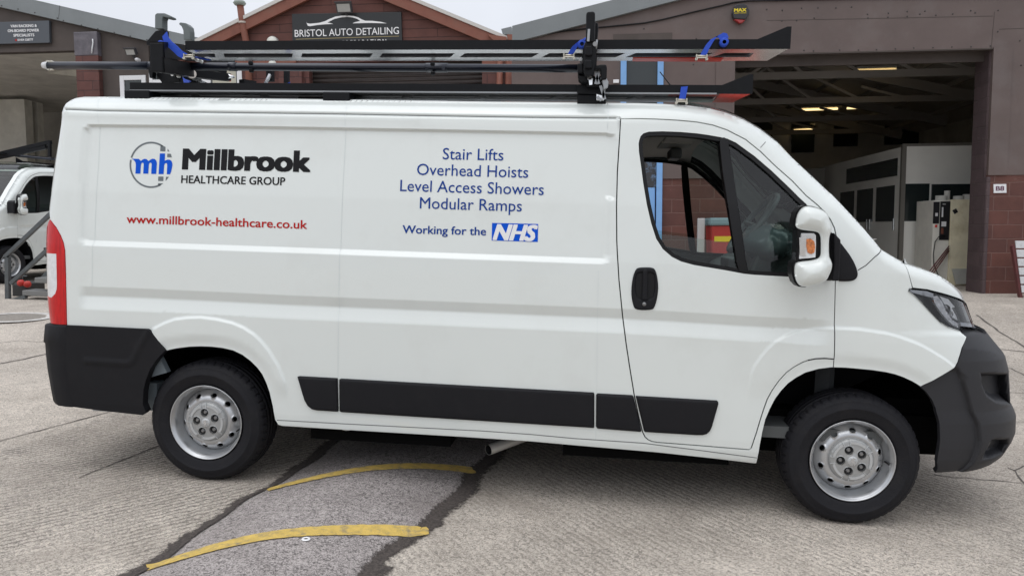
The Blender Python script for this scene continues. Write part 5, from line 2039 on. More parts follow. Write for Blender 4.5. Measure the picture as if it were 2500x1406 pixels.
def gp(px):
    """pixel -> point on the yard surface"""
    z = 0.
    for _ in range(12):
        p = at_z(px, z)
        z = float(gz(p[0], p[1]))
    return (float(p[0]), float(p[1]))
gline('joint', [gp((-60, 1093)), gp((128, 1043)), gp((256, 1009))] + [(-1.3, 2.2)], .016, .003)
gline('joint', [gp((190, 1166)), gp((300, 1124)), gp((388, 1088))] + [(-.45, 1.6)], .014, .004)
gline('joint', [gp((-30, 893)), gp((60, 877)), gp((117, 863)), gp((180, 846))], .03, .01)
gline('crack', [gp((2280, 1158)), gp((2330, 1165)), gp((2400, 1171)), gp((2475, 1178)), gp((2540, 1186))], .012, .006)
gline('crack', [gp((2460, 1142)), gp((2478, 1150)), gp((2488, 1166)), gp((2500, 1180)), gp((2530, 1190))], .012, .008)
gline('crack', [gp((2470, 1148)), gp((2500, 1138)), gp((2540, 1135))], .014, .008)
gline('joint', [gp((2384, 766)), gp((2440, 788)), gp((2520, 820))], .03, .006)
gline('joint', [gp((2420, 837)), gp((2470, 839)), gp((2540, 840))], .022, .004)
gline('crack', [gp((2450, 895)), gp((2480, 905)), gp((2520, 925))], .014, .012)
gline('joint', [gp((2455, 958)), gp((2500, 960)), gp((2560, 962))], .012, .004)
gline('crack', [gp((2465, 1030)), gp((2500, 1031)), gp((2560, 1036))], .008, .004)
gline('crack', [gp((0, 838)), gp((50, 832)), gp((110, 836))], .012, .012)

# manhole with a painted surround
mh = thing('manhole_cover', 'round manhole cover with a worn white painted ring in the yard behind the van tail', 'manhole cover', (*gp((36, 776)), float(gz(*gp((36, 776))))))
c = gp((34, 776)); zc = float(gz(*c))
o = MBd(); o.lathe([(.36, .006), (.47, .006)], (c[0], c[1], zc + .004), 'z', 40); o.build('painted_ring', mat('worn_white_paint', (.55, .53, .50), .8, noise=.2, nscale=20., dirt=(.25, .23, .21), dscale=9., damt=.7), mh)
o = MBd(); o.lathe([(0, .004), (.34, .004), (.35, .002)], (c[0], c[1], zc + .004), 'z', 40); o.build('cover', mat('cast_iron', (.24, .215, .185), .7, noise=.3, nscale=40.), mh)
sc_ = MBd()
c = gp((761, 1329))
hz0 = hump_z(*c)
c = (c[0] + .02, c[1] - .12)
sc_.lathe([(.009, .003), (.011, .006), (.016, .006), (.020, .002)], (c[0], c[1], hump_z(*c) + .002), 'z', 14)
tag(sc_.build('plastic_ring', WHITETXT), 'small white broken ring lying on the asphalt hump', 'litter')

# =================================================================== BUILDINGS
MBC = MB

def bxz(px, Y=0.):
    p = at_b(px, Y)
    return (float(p[0]), float(p[2]))

def bfloor(px):
    """pixel -> (X, Y) on the buildings' floor level"""
    o = _MBn.T @ (CAM - _B0); d = _MBn.T @ ray(px)
    p = o + d * (-o[2] / d[2])
    return float(p[0]), float(p[1])

def panel(name, outer, holes, y0, th, mats, parent, recalc=True):
    """flat wall in building coordinates: front at y0, thickness th going back, with openings"""
    ov, T, loops = cdt(outer, holes, 50, 50, 3.)
    k = len(ov)
    b = MBd()
    vs = [(p[0], y0, p[1]) for p in ov] + [(p[0], y0 + th, p[1]) for p in ov]
    fs = [tuple(t) for t in T] + [tuple(int(i) + k for i in t[::-1]) for t in T]
    for l in loops:
        n = len(l)
        fs += [(l[i], l[(i + 1) % n], l[(i + 1) % n] + k, l[i] + k) for i in range(n)]
    b.add(vs, [tuple(int(i) for i in f) for f in fs])
    return b.build(name, mats, parent, recalc=recalc)

def rect(x0, x1, z0, z1): return [(x0, z0), (x1, z0), (x1, z1), (x0, z1)]

BRICK_RED = brick_mat('red_painted_block', (.125, .046, .034), (.098, .038, .030), (.165, .085, .070), .46, .225, .010, .9, wear=(.26, .17, .15), wamt=.30)
BRICK_PURPLE = brick_mat('purple_painted_block', (.085, .058, .060), (.070, .047, .050), (.085, .06, .06), .46, .225, .012, 1., wear=(.24, .20, .20), wamt=.35)
BRICK_C = brick_mat('red_brown_boarding', (.115, .042, .032), (.094, .035, .027), (.050, .02, .016), 2.4, .19, .008, .9, wear=(.14, .07, .055), wamt=.3)
BRICK_P = brick_mat('rust_red_brick', (.120, .046, .038), (.095, .038, .032), (.075, .033, .03), .46, .225, .012, .9, wear=(.2, .13, .12), wamt=.25)
CLAD = mat('brown_cladding', (.112, .082, .074), .55, noise=.16, nscale=.9, dirt=(.17, .15, .145), dscale=1.6, damt=.35, bump=.12, bscale=8.)
CLAD_D = mat('dark_brown_render', (.070, .055, .048), .7, noise=.2, nscale=1.2, dirt=(.11, .09, .08), dscale=2., damt=.4)
FASCIA = mat('grey_fascia', (.190, .207, .212), .5, noise=.10, nscale=1.5, rvar=.1)
RUST = mat('rust_red_paint', (.205, .070, .044), .6, noise=.2, nscale=3., dirt=(.11, .075, .055), dscale=3., damt=.5)
ROOFM = mat('roof_sheet', (.55, .53, .50), .8)
INTW = mat('inner_wall', (.62, .60, .56), .85, noise=.15, nscale=1.5)
INTG = mat('inner_grey_render', (.62, .61, .56), .85, noise=.15, nscale=2.)
UPVC = mat('white_upvc', (.74, .74, .75), .35)
PANE = mat('dark_window_pane', (.022, .030, .030), .08, spec=.8)
STEELG = mat('steel_truss', (.34, .32, .30), .7)

# ---- right-hand workshop --------------------------------------------------------
rw = thing('workshop_unit', 'brown clad workshop with a wide open doorway on the right behind the van nose', 'building', (5.0, 0, 0), mat=MBC)
XL = bxz((1793, 150))[0]; XR = bxz((2422, 150))[0]; ZT = bxz((2200, 124.5))[1]
Xa = bxz((1250, 150))[0]; Xe = XR + 4.5
ZB = bxz((2450, 428))[1]
bdx0, bdx1 = bxz((1515, 180))[0], bxz((1619, 180))[0]
ZD = bxz((1560, 108))[1]
f0, f1 = bxz((1287, 100)), bxz((1676, 0))
slope_r = (f1[1] - f0[1]) / (f1[0] - f0[0])
Xridge = 6.3
zr = lambda x: f0[1] + slope_r * (min(x, 2 * Xridge - x) - f0[0])
out = [(Xa, ZB), (bdx0, ZB), (bdx0, ZD), (bdx1, ZD), (bdx1, ZB), (XL, ZB), (XL, ZT), (XR, ZT), (XR, ZB), (Xe, ZB), (Xe, zr(Xe)), (Xridge, zr(Xridge)), (Xa, zr(Xa))]
panel('cladding', out, [], -.03, .06, CLAD, rw)
blk = MBd()
blk.box((Xa, 0, -.6), (bdx0, .24, ZB))
blk.box((bdx1, 0, -.6), (XL, .24, ZB))
blk.build('block_wall', BRICK_RED, rw)
blk = MBd()
blk.box((XR + .001, -.02, -.6), (Xe, .24, ZB + .02))
blk.build('block_wall', BRICK_RED, rw)
jb = MBd()
jb.box((XR - .015, .035, -.6), (XR + .30, .52, ZT + .5), 0, .03)
jb.box((XR - .02, -.045, -.6), (XR + .045, .06, ZB - .02), 0, .03)
jb.build('door_jamb', BRICK_PURPLE, rw)
fr = MBd()
fr.box((XR - .004, -.045, ZB), (XR + .28, -.032, ZT + .005))
fr.box((XL - .30, -.045, .0 + ZB), (XL + .004, -.032, ZT - .0))
fr.box((XL, -.028, ZT - .02), (XR, .10, ZT + .002), 1)
fr.box((XL, .21, ZT - .16), (XR, .26, ZT + .2), 1)
fr.build('door_frame', [CLAD, CLAD_D], rw)
bt = MBd()
def rivet(px, r=.012):
    x, z = bxz(px, -.032)
    bt.lathe([(0, -.008), (r, -.005), (r, .004)], (x, -.03, z), 'y', 8)
for px in ((1872, 24), (1910, 26), (1957, 21), (1997, 20), (2041, 20), (2079, 18), (2118, 36), (2119, 45), (2169, 33), (2168, 43), (2215, 29), (2215, 41), (2258, 28), (2246, 35), (2285, 38), (2326, 35), (2370, 27), (2381, 32), (2437, 26),
           (1963, 124), (1986, 125), (2050, 123), (2096, 123), (2140, 122), (2186, 120), (2231, 118), (2278, 117), (2324, 115.5), (2371, 115), (2418, 113), (1572, 71), (1988, 45), (1945, 51), (1909, 52), (2436, 78), (2430, 287), (2434, 295), (2450, 118), (1523, 90), (1540, 92), (1600, 90), (1693, 158), (2493, 160), (2490, 100), (1700, 95)):
    rivet(px)
bt.build('cladding_bolts', mat('dark_bolt', (.04, .035, .033), .6), rw)
sm_ = MBd()
for a, b_ in (((2428, 30), (2420, 120)), ((1872, 51), (2424, 40)), ((2440, 72), (2500, 70))):
    p, q = bxz(a, -.03), bxz(b_, -.03)
    sm_.bar((p[0], -.031, p[1]), (q[0], -.031, q[1]), .006, .006)
p, q = bxz((1497, 85), -.03), bxz((1641, 97), -.03)
sm_.prism(rect(p[0], q[0], q[1], p[1]), -.04, -.03)
sm_.build('cladding_seam', CLAD_D, rw)
# fascia and roof
th_ = bxz((1249, 66))[1] - bxz((1257, 106))[1]
fx0 = bxz((1252, 80))[0]
fas = [(fx0, zr(fx0) - .0), (Xridge, zr(Xridge)), (Xe + .3, zr(Xe + .3)), (Xe + .3, zr(Xe + .3) + th_), (Xridge, zr(Xridge) + th_), (fx0, zr(fx0) + th_)]
panel('fascia', fas, [], -.12, .08, FASCIA, rw)
rf = MBd()
D = 18.
rf.prism([(fx0, zr(fx0) + th_), (Xridge, zr(Xridge) + th_), (Xe + .3, zr(Xe + .3) + th_), (Xe + .3, zr(Xe + .3) + th_ - .08), (Xridge, zr(Xridge) + th_ - .08), (fx0, zr(fx0) + th_ - .08)], -.036, D)
rf.build('roof', ROOFM, rw)
iw = MBd()
iw.box((Xe - .05, .24, -.3), (Xe, D, zr(Xe) + th_ - .03))
iw.box((Xa, .24, -.3), (Xa + .05, D, zr(Xa) + th_ - .1))
iw.box((Xa + .05, 13.4, -.3), (Xe - .05, 13.5, zr(Xridge) + th_))
iw.box((Xa + .05, .035, ZT + .06), (Xe - .05, .2, zr(Xa) + .3))
iw.build('inner_wall', INTW, rw)
for (a, b_) in (((1833, 290), (1885, 372)), ((1934, 290), (1990, 333)), ((1934, 334), (1988, 372)), ((2038, 288), (2094, 357)), ((2163, 280), (2268, 352))):
    p, q = bxz(a, 13.3), bxz(b_, 13.3)
    iwin = MBd(); iwin.box((p[0], 13.32, q[1]), (q[0], 13.39, p[1]))
    iwin.build('inner_window', PANE, rw)
tr = MBd()
for y in (3., 6.2, 9.4, 12.4):
    for sx in (-1, 1):
        tr.bar((Xridge, y, zr(Xridge) - .2), (Xridge + sx * 5.6, y, zr(Xridge + 5.6) - .2), .12, .22)
    tr.bar((Xridge - 5.6, y, 4.1), (Xridge + 5.6, y, 4.1), .09, .14)
    for k in range(-4, 5):
        tr.bar((Xridge + k * 1.1, y, 4.1), (Xridge + (k + (1 if k < 0 else -1)) * 1.1, y, zr(Xridge + abs(k) * 1.1) - .25), .05, .06)
for k in range(-5, 6):
    tr.bar((Xridge + k * 1.05, .3, zr(Xridge + abs(k) * 1.05) - .06), (Xridge + k * 1.05, 13.3, zr(Xridge + abs(k) * 1.05) - .06), .06, .10)
tr.build('roof_truss', STEELG, rw)

# lit tubes in the workshop, and one reflection built as a tube
def tube_light(a, b_, Y, label):
    p, q = at_b(a, Y), at_b(b_, Y)
    t = thing('tube_light', label, 'light', tuple(p), 'fluorescent tubes lit in the workshop', mat=MBC)
    o = MBd(); o.tube([p, q], .030, 8); o.build('tube', mat('lit_tube', (1., .74, .34), .5, emit=1.6), t)
    o = MBd(); o.bar(Vector(p) + Vector((0, 0, .07)), Vector(q) + Vector((0, 0, .07)), .12, .05); o.build('batten', INTW, t)
tube_light((2089, 175), (2188, 172), 5.2, 'longest yellow strip light, high under the workshop roof right of the ladder tray end')
tube_light((2248, 170), (2275, 168), 6.5, 'short yellow strip light highest and farthest right in the workshop')
tube_light((1956, 269), (2045, 266), 10.5, 'yellow strip light low in the workshop just above the windscreen pillar of the van')
tube_light((2068, 265), (2092, 264), 11.4, 'short yellow strip light next to the low long one at the back of the workshop')
tube_light((1938, 319), (1984, 316.5), 13.2, 'dim reflection of a strip light in the inner window, built as a glowing tube')  # no lamp here: a reflection in the window, given its own glow

# spray booth
cb0 = bfloor((2196, 712))
Yb = 2.75
bx0 = bxz((2201, 500), Yb)[0]; bz1 = bxz((2201, 358), Yb)[1]
bth = thing('spray_booth', 'pale grey panelled booth with dark windows inside the open workshop', 'booth', (bx0, Yb, 0), mat=MBC)
bm_ = MBd()
bm_.box((bx0, Yb, -.2), (Xe - .1, Yb + 6.5, bz1), 0)
bm_.build('booth_panel', mat('booth_panel_paint', (.86, .85, .79), .45, noise=.08, nscale=.8), bth)
ed = MBd()
ed.box((bx0 - .03, Yb - .03, -.2), (bx0 + .05, Yb + .05, bz1 + .02))
ed.box((bx0 - .02, Yb - .02, bz1), (Xe - .1, Yb + .04, bz1 + .05))
ed.build('corner_trim', mat('booth_trim', (.16, .15, .13), .6), bth)
wn = MBd()
for a, b_ in (((2203, 449), (2266, 540)), ((2274, 450), (2400, 541))):
    p, q = bxz(a, Yb), bxz(b_, Yb)
    wn.box((p[0], Yb - .012, q[1]), (q[0], Yb + .01, p[1]), 0, .01)
wn.build('booth_window', PANE, bth)
sd_ = MBd()
zw0, zw1 = bxz((2205, 540), Yb)[1], bxz((2205, 450), Yb)[1]
for k in range(3):
    sd_.box((bx0 - .012, Yb + .35 + k * 1.15, zw0), (bx0 + .01, Yb + 1.30 + k * 1.15, zw1))
sd_.box((bx0 - .014, Yb + .25, bz1 - .55), (bx0 + .01, Yb + 3.2, bz1 - .2))
sd_.build('booth_window', PANE, bth)
hn = MBd()
for y in (.25, 1.55, 1.7):
    hn.box((bx0 - .05, Yb + y, 1.0), (bx0 - .012, Yb + y + .05, 1.25), 0, .01)
hn.build('booth_handle', CHROME, bth)
gp_ = MBd()
gp_.box((bx0 - 2.6, Yb + 4.2, -.2), (bx0 - .2, Yb + 4.3, bz1 - .1))
tag(gp_.build('partition_screen', mat('partition_grey', (.19, .185, .17), .7), None, mat4=MBC), 'dim grey partition panel set back to the left of the pale booth', 'partition')

# cream cabinet
Yc = 1.8
p, q = bxz((2277, 489), Yc), bxz((2372, 693), Yc)
m_ = bxz((2318, 600), Yc)[0]
cz1 = p[1]
cabx0, cabx1 = bxz((2277, 600), Yc)[0], bxz((2376, 600), Yc)[0]
cab = thing('control_cabinet', 'cream painted machine cabinet with black panels just inside the workshop doorway', 'machine', (cabx0, Yc, 0), mat=MBC)
b_ = MBd(); b_.box((cabx0, Yc + .02, -.05), (m_, Yc + .75, cz1), 0, .01); b_.build('cabinet', mat('cabinet_pale', (.80, .78, .70), .5, noise=.1, nscale=3.), cab)
b_ = MBd(); b_.box((m_ + .002, Yc, -.05), (cabx1, Yc + .8, cz1 + .01), 0, .01); b_.build('cabinet', mat('cabinet_cream', (.86, .79, .58), .5, noise=.12, nscale=3., dirt=(.40, .30, .10), dscale=2.5, damt=.5), cab)
b_ = MBd()
for a, c_, mi in (((2281, 493), (2293, 546), 0), ((2297, 492), (2317, 586), 0), ((2284, 520), (2289.5, 528), 1), ((2284, 549), (2288, 555), 2), ((2299, 541), (2310, 553), 1), ((2298, 557), (2303, 571), 3), ((2300, 506), (2302.5, 530), 1), ((2302, 498), (2309, 499.5), 1)):
    p, q = bxz(a, Yc), bxz(c_, Yc)
    yy = Yc + (.008 if mi == 0 else 0)
    b_.box((p[0], yy, q[1]), (q[0], Yc + .03, p[1]), mi)
p, q = bxz((2367, 490), Yc), bxz((2376, 527), Yc)
b_.box((p[0], Yc - .008, q[1]), (q[0], Yc + .03, p[1]), 0)
c0 = [bxz(k, Yc) for k in ((2325, 514), (2334, 509), (2339, 518), (2330, 523))]
b_.prism(c0, Yc - .006, Yc + .01, 0)
b_.build('control_panel', [mat('panel_black', (.02, .02, .022), .4), WHITETXT, REDP, RUST], cab)
b_ = MBd()
for px, r, h in (((2312, 482), .05, .12), ((2298, 484), .10, .03), ((2340, 484), .09, .02), ((2362, 482), .08, .05)):
    x, z = bxz(px, Yc + .2)
    b_.lathe([(0, h), (r, h), (r, -.06)], (x, Yc + .2, cz1 + .06), 'z', 12)
tag(b_.build('clutter', INTG, None, mat4=MBC), 'grey lids and tins lying on top of the cream cabinet', 'clutter')
hs_ = MBd()
for k in range(3):
    a, c_ = at_b((2317 + k * 0, 601 + k * 5.5), Yc - .02), at_b((2268 + k * 3, 664 + k * 5), Yc - .25)
    hs_.tube([a, c_], .011, 8)
hs_.build('hose', mat('red_hose', (.14, .035, .03), .5), cab)
wr = MBd()
wr.tube([at_b(k, Yc - .02) for k in ((2308, 576), (2292, 578), (2283, 590), (2279, 620), (2280, 645), (2290, 670), (2298, 690))], .008, 6)
wr.build('cable', SEAL, cab)
pn = MBd()
pn.prism([bxz(k, Yc - .12) for k in ((2324, 656), (2364, 656), (2363, 693), (2333, 694))], Yc - .14, Yc - .11)
tag(pn.build('loose_panel', mat('loose_panel_paint', (.48, .48, .44), .5, noise=.1, nscale=6.), None, mat4=MBC), 'pale loose panel leaning on the foot of the cream cabinet', 'panel')

# things on the right facade
al = thing('alarm_box', 'black shield shaped alarm box with yellow lettering and red base on brown cladding', 'alarm box', tuple(at_b((1806, 37), -.04)), mat=MBC)
hexp = [(1791, 19), (1797, 14.5), (1814, 13.5), (1821, 17), (1827, 30), (1826, 40), (1818, 52), (1789, 50), (1785, 36)]
b_ = MBd(); b_.prism([bxz(k, -.04) for k in hexp], -.13, -.031, bev=.012); b_.build('box_body', mat('alarm_black', (.022, .020, .022), .4), al)
b_ = MBd(); b_.prism([bxz(k, -.04) for k in ((1789, 50), (1818, 52), (1810, 60), (1803, 61))], -.12, -.031, bev=.012); b_.build('strobe', mat('strobe_red', (.30, .012, .012), .25, coat=.5), al)

def text_b(name, body, p0, p1, cap_px, Y, m, parent, offset=0., spacing=1., shear=0.):
    V, F, lay = text2d(body, offset, shear, spacing)
    a, c = np.array(bxz(p0, Y)), np.array(bxz(p1, Y))
    hh = np.linalg.norm(np.array(bxz((p0[0], p0[1] - cap_px), Y)) - a) / (CAP + offset)
    s = (V[:, 0] - V[:, 0].min()) / (V[:, 0].max() - V[:, 0].min())
    U = a[None] + (c - a)[None] * s[:, None]
    U[:, 1] += (V[:, 1] + offset * .5) * hh
    mb = MBd(); mb.add([(u[0], Y - l, u[1]) for u, l in zip(U, lay)], F)
    return mb.build(name, m, parent, recalc=False)
YEL = mat('yellow_lettering', (.70, .55, .02), .5)
text_b('lettering', 'MAX', (1792, 30), (1822.5, 29), 8.2, -.134, YEL, al, offset=.05)
text_b('lettering', 'SECURITY SYSTEMS', (1793, 34.3), (1822, 33.6), 2.6, -.134, YEL, al, offset=.02)
b8 = thing('number_plate', 'white wall plate reading B8 on the red blockwork', 'sign', tuple(at_b((2441, 460), -.03)), mat=MBC)
b_ = MBd(); b_.prism([bxz(k, -.03) for k in ((2425.5, 450), (2456.5, 449.5), (2457, 471), (2426, 471.5))], -.034, -.019); b_.build('plate', UPVC, b8)
text_b('lettering', 'B8', (2431, 466), (2451.5, 465.7), 11, -.0355, mat('plum_lettering', (.11, .03, .07), .5), b8, offset=.03)
cbm = MBd()
cbm.tube([at_b(k, -.05) for k in ((1290, 92), (1368, 78), (1440, 70), (1500, 64.5), (1573, 57), (1620, 48), (1690, 31), (1760, 15), (1792, 7), (1825, 3), (1900, 2), (2050, -2), (2200, -6), (2520, -10))], .012, 8)
tag(cbm.build('cable', SEAL, None, mat4=MBC), 'dark cable looping across the brown cladding of the right workshop', 'cable')
swt = MBd(); p, q = bxz((1497, 196), -.03), bxz((1511, 204), -.03); swt.box((p[0], -.07, q[1]), (q[0], -.031, p[1]), 0, .005)
tag(swt.build('switch_box', UPVC, None, mat4=MBC), 'small white box on the cladding left of the blue door frame', 'switch box')
bd = thing('blue_door', 'light blue door in a peeling blue frame behind the cab window', 'door', (bdx0, 0, 0), mat=MBC)
BLUEP = mat('blue_door_paint', (.19, .38, .68), .5, noise=.08, nscale=4.)
PEEL = mat('peeling_blue', (.04, .04, .042), .6, dirt=(.20, .33, .52), dscale=9., damt=1.)
fw = bxz((1529, 180))[0] - bdx0
b_ = MBd(); b_.box((bdx0, -.06, -.3), (bdx0 + fw, .10, ZD)); b_.box((bdx1 - fw, -.06, -.3), (bdx1, .10, ZD)); b_.box((bdx0 + fw, -.055, ZD - .1), (bdx1 - fw, .10, ZD)); b_.build('door_frame', BLUEP, bd)
zt_, zm_ = bxz((1600, 330))[1], bxz((1600, 457))[1]
b_ = MBd(); b_.box((bdx0 + fw, .0, zt_), (bdx1 - fw, .04, ZD - .1)); b_.build('transom_pane', mat('transom_dark', (.035, .042, .045), .35), bd)
b_ = MBd(); b_.box((bdx0 + fw, .0, zm_), (bdx1 - fw, .05, zt_ - .001)); b_.build('head_panel', PEEL, bd)
b_ = MBd(); b_.box((bdx0 + fw + .02, -.02, -.2), (bdx1 - fw - .02, .04, zm_ - .01), 0, .006); b_.build('door_leaf', BLUEP, bd)
# red bin seen through the cab
yb = -.9
p, q = bxz((1738, 532), yb), bxz((1822, 700), yb)
bn = thing('wheeled_bin', 'red bin with a yellow band and grey lid seen through the cab window', 'bin', (p[0], yb, 0), mat=MBC)
b_ = MBd(); b_.prism([(p[0] + .05, -.1), (q[0] - .05, -.1), (q[0], p[1] - .12), (p[0], p[1] - .12)], yb, yb + .6, bev=.02); b_.build('bin_body', mat('bin_red', (.42, .025, .02), .5), bn)
b_ = MBd(); b_.box((p[0] - .03, yb - .03, p[1] - .12), (q[0] + .03, yb + .63, p[1]), 0, .03); b_.build('bin_lid', mat('bin_lid_grey', (.20, .27, .30), .5), bn)
p2, q2 = bxz((1744, 577), yb), bxz((1822, 590), yb)
b_ = MBd(); b_.box((p2[0], yb - .006, q2[1]), (q2[0], yb + .01, p2[1])); b_.build('bin_label', mat('bin_yellow', (.70, .50, .03), .5), bn)
ps = MBd(); p, q = bxz((1704, 533), yb + .2), bxz((1719, 640), yb + .2); ps.box((p[0], yb + .2, -.1), (p[0] + .11, yb + .28, p[1]), 0, .01)
tag(ps.build('pale_post', mat('pale_post_paint', (.58, .50, .52), .6), None, mat4=MBC), 'pale pinkish post beside the red bin seen through the cab', 'post')
# slatted board leaning by the right frame edge
yl_ = -.7
lb = thing('slatted_board', 'dark red framed board with white slats leaning on the blockwork at the right edge', 'board', tuple(at_b((2480, 700), yl_)), mat=MBC)
a = [bxz(k, yl_) for k in ((2468, 601), (2474, 598), (2494, 728), (2487, 726))]
b_ = MBd(auto=True); b_.prism(a, yl_ - .04, yl_ + .03); b_.prism([(x + 1.0, z) for x, z in a], yl_ - .04, yl_ + .03); b_.build('board_frame', mat('maroon_paint', (.11, .028, .028), .55, noise=.2, nscale=8.), lb)
b_ = MBd()
for k in range(6):
    t0, t1 = k / 6, (k + .84) / 6
    l = lambda t: (2478 + 17 * t, 588 + 130 * t)
    p, q = bxz(l(t0), yl_ - .05), bxz(l(t1), yl_ - .05)
    b_.prism([p, (p[0] + 1.0, p[1]), (q[0] + 1.0, q[1]), q], yl_ - .06, yl_ - .042, bev=.004)
b_.build('slat', mat('flaking_white', (.62, .63, .64), .7, dirt=(.3, .3, .3), dscale=20., damt=.5), lb)

YOFF = 4.
MBC = MB @ Matrix.Translation((0, YOFF, 0))
# ---- centre building --------------------------------------------------------------
ce = thing('gabled_unit', 'rust red gabled workshop with black car sign between two larger brown units', 'building', (-2.5, 0, 0), mat=MBC)
Cx0, Cx1 = bxz((366, 200))[0], bxz((1250, 150))[0] - .01
GL0, GL1 = bxz((500, 97)), bxz((698, 0))
GR0, GR1 = bxz((1236, 95)), bxz((1006, 0))
kl = (GL1[1] - GL0[1]) / (GL1[0] - GL0[0]); kr = (GR1[1] - GR0[1]) / (GR1[0] - GR0[0])
Xap = (GR0[1] - GL0[1] + kl * GL0[0] - kr * GR0[0]) / (kl - kr)
Zap = GL0[1] + kl * (Xap - GL0[0])
bw_ = .29
gl = lambda x: GL0[1] + kl * (x - GL0[0]) if x < Xap else GR0[1] + kr * (x - GR0[0])
SH0, SH1 = bxz((755, 200))[0], bxz((1177, 200))[0]
ZSH = bxz((900, 151))[1]
SF0, SF1 = bxz((372, 200))[0], bxz((592, 200))[0]
ZSF = bxz((480, 158))[1]
Zg = bxz((900, 150))[1] + .02
panel('gable_boarding', [(Cx0, Zg), (Cx1, Zg), (Cx1, gl(Cx1) - .1), (Xap, Zap - .1), (Cx0 + .6, gl(Cx0 + .6) - .1), (Cx0, gl(Cx0 + .6) - .2)], [], 0, .2, BRICK_C, ce)
panel('brick_wall', [(SF1, -.4), (SH0, -.4), (SH0, ZSH), (SH1, ZSH), (SH1, -.4), (Cx1, -.4), (Cx1, Zg - .002), (Cx0, Zg - .002), (Cx0, ZSF), (SF1, ZSF)], [], .0, .22, BRICK_P, ce)
br_ = MBd()
for (xa, xb) in ((Cx0 + .35, Xap), (Xap, Cx1 + .1)):
    br_.prism([(xa, gl(xa)), (xb, gl(xb) if xb != Xap else Zap), (xb, (gl(xb) if xb != Xap else Zap) - bw_), (xa, gl(xa) - bw_)], -.14, -.06)
br_.build('bargeboard', RUST, ce)
rf = MBd()
rf.prism([(Cx0 + .3, gl(Cx0 + .3) + .03), (Xap, Zap + .03), (Cx1 + .15, gl(Cx1 + .15) + .03), (Cx1 + .15, gl(Cx1 + .15) - .05), (Xap, Zap - .05), (Cx0 + .3, gl(Cx0 + .3) - .05)], -.17, 10)
rf.build('roof', ROOFM, ce)
shm = mat('shutter_brown', (.040, .030, .027), .6, noise=.2, nscale=3.)
shb = MBd()
shb.box((SH0 - .02, .28, -.4), (SH1 + .02, .30, ZSH + .3))
for k in range(40):
    z = ZSH + .1 - k * .095
    if z < -.2: break
    shb.tube([(SH0, .275, z), (SH1, .275, z)], .022, 6)
shb.build('roller_shutter', shm, ce)
ln = MBd()
p, q = bxz((496, 145)), bxz((725, 156))
ln.box((p[0], -.06, q[1]), (q[0], -.001, p[1]), 0, .01)
p, q = bxz((1177, 150)), bxz((1252, 158))
ln.box((p[0], -.03, q[1]), (q[0], -.001, p[1]), 0, .005)
ln.build('lintel', RUST, ce)
pr = MBd()
p, q = bxz((684, 172)), bxz((741, 172))
pr.box((p[0], -.12, -.3), (q[0], -.001, Zg - .1), 0, .012)
pr.build('brick_pier', BRICK_P, ce)
# pipes
def pipe(px, r, label, top=None, m=RUST, y=-.12, clamp=None):
    t = thing('drain_pipe', label, 'pipe', tuple(at_b(px[0], y)), mat=MBC)
    o = MBd(); o.tube([at_b(k, y) for k in px], r, 12); o.build('pipe', m, t)
    if top:
        o = MBd(); c_ = at_b(top, y); o.lathe([(0, .06), (r * 1.5, .05), (r * 1.9, .0), (r * 1.5, -.04), (r, -.05)], tuple(c_), 'z', 14); o.build('pipe_cowl', mat('cowl_grey', (.26, .30, .27), .6), t)
    if clamp:
        o = MBd(); c_ = Vector(at_b(clamp, y)); o.lathe([(r * 1.18, -.02), (r * 1.18, .02)], tuple(c_), 'z', 14); o.build('pipe_clamp', mat('clamp_pale', (.5, .45, .40), .6), t)
pipe([(586, 12), (591, 50), (600, 98), (606, 150), (610, 260)], .075, 'rust red vent pipe with a pale mushroom cowl left of the gable', top=(585, 9), clamp=(592, 56))
pipe([(1221, 148), (1219, 230), (1214, 420)], .068, 'rust red downpipe on the left of the pair beside the roller shutter', y=-.12)
pipe([(1243, 100), (1242, 150), (1241, 230), (1236, 420)], .068, 'rust red downpipe on the right of the pair under the gutter end', y=-.14)
gt = MBd()
gt.prism([bxz(k, -.2) for k in ((1190, 86), (1236, 92), (1238, 100), (1205, 100))], -.26, -.16, 0)
gt.prism([bxz(k, -.2) for k in ((1238, 86), (1252, 86), (1254, 99), (1240, 99))], -.24, -.16, 0)
gt.prism([bxz(k, -.1) for k in ((1224, 73), (1249, 67), (1252, 86), (1228, 86))], -.15, 6, 1)
tag(gt.build('gutter_end', [RUST, FASCIA], None, mat4=MBC), 'rust red gutter end where the gable meets the right hand grey fascia', 'gutter')
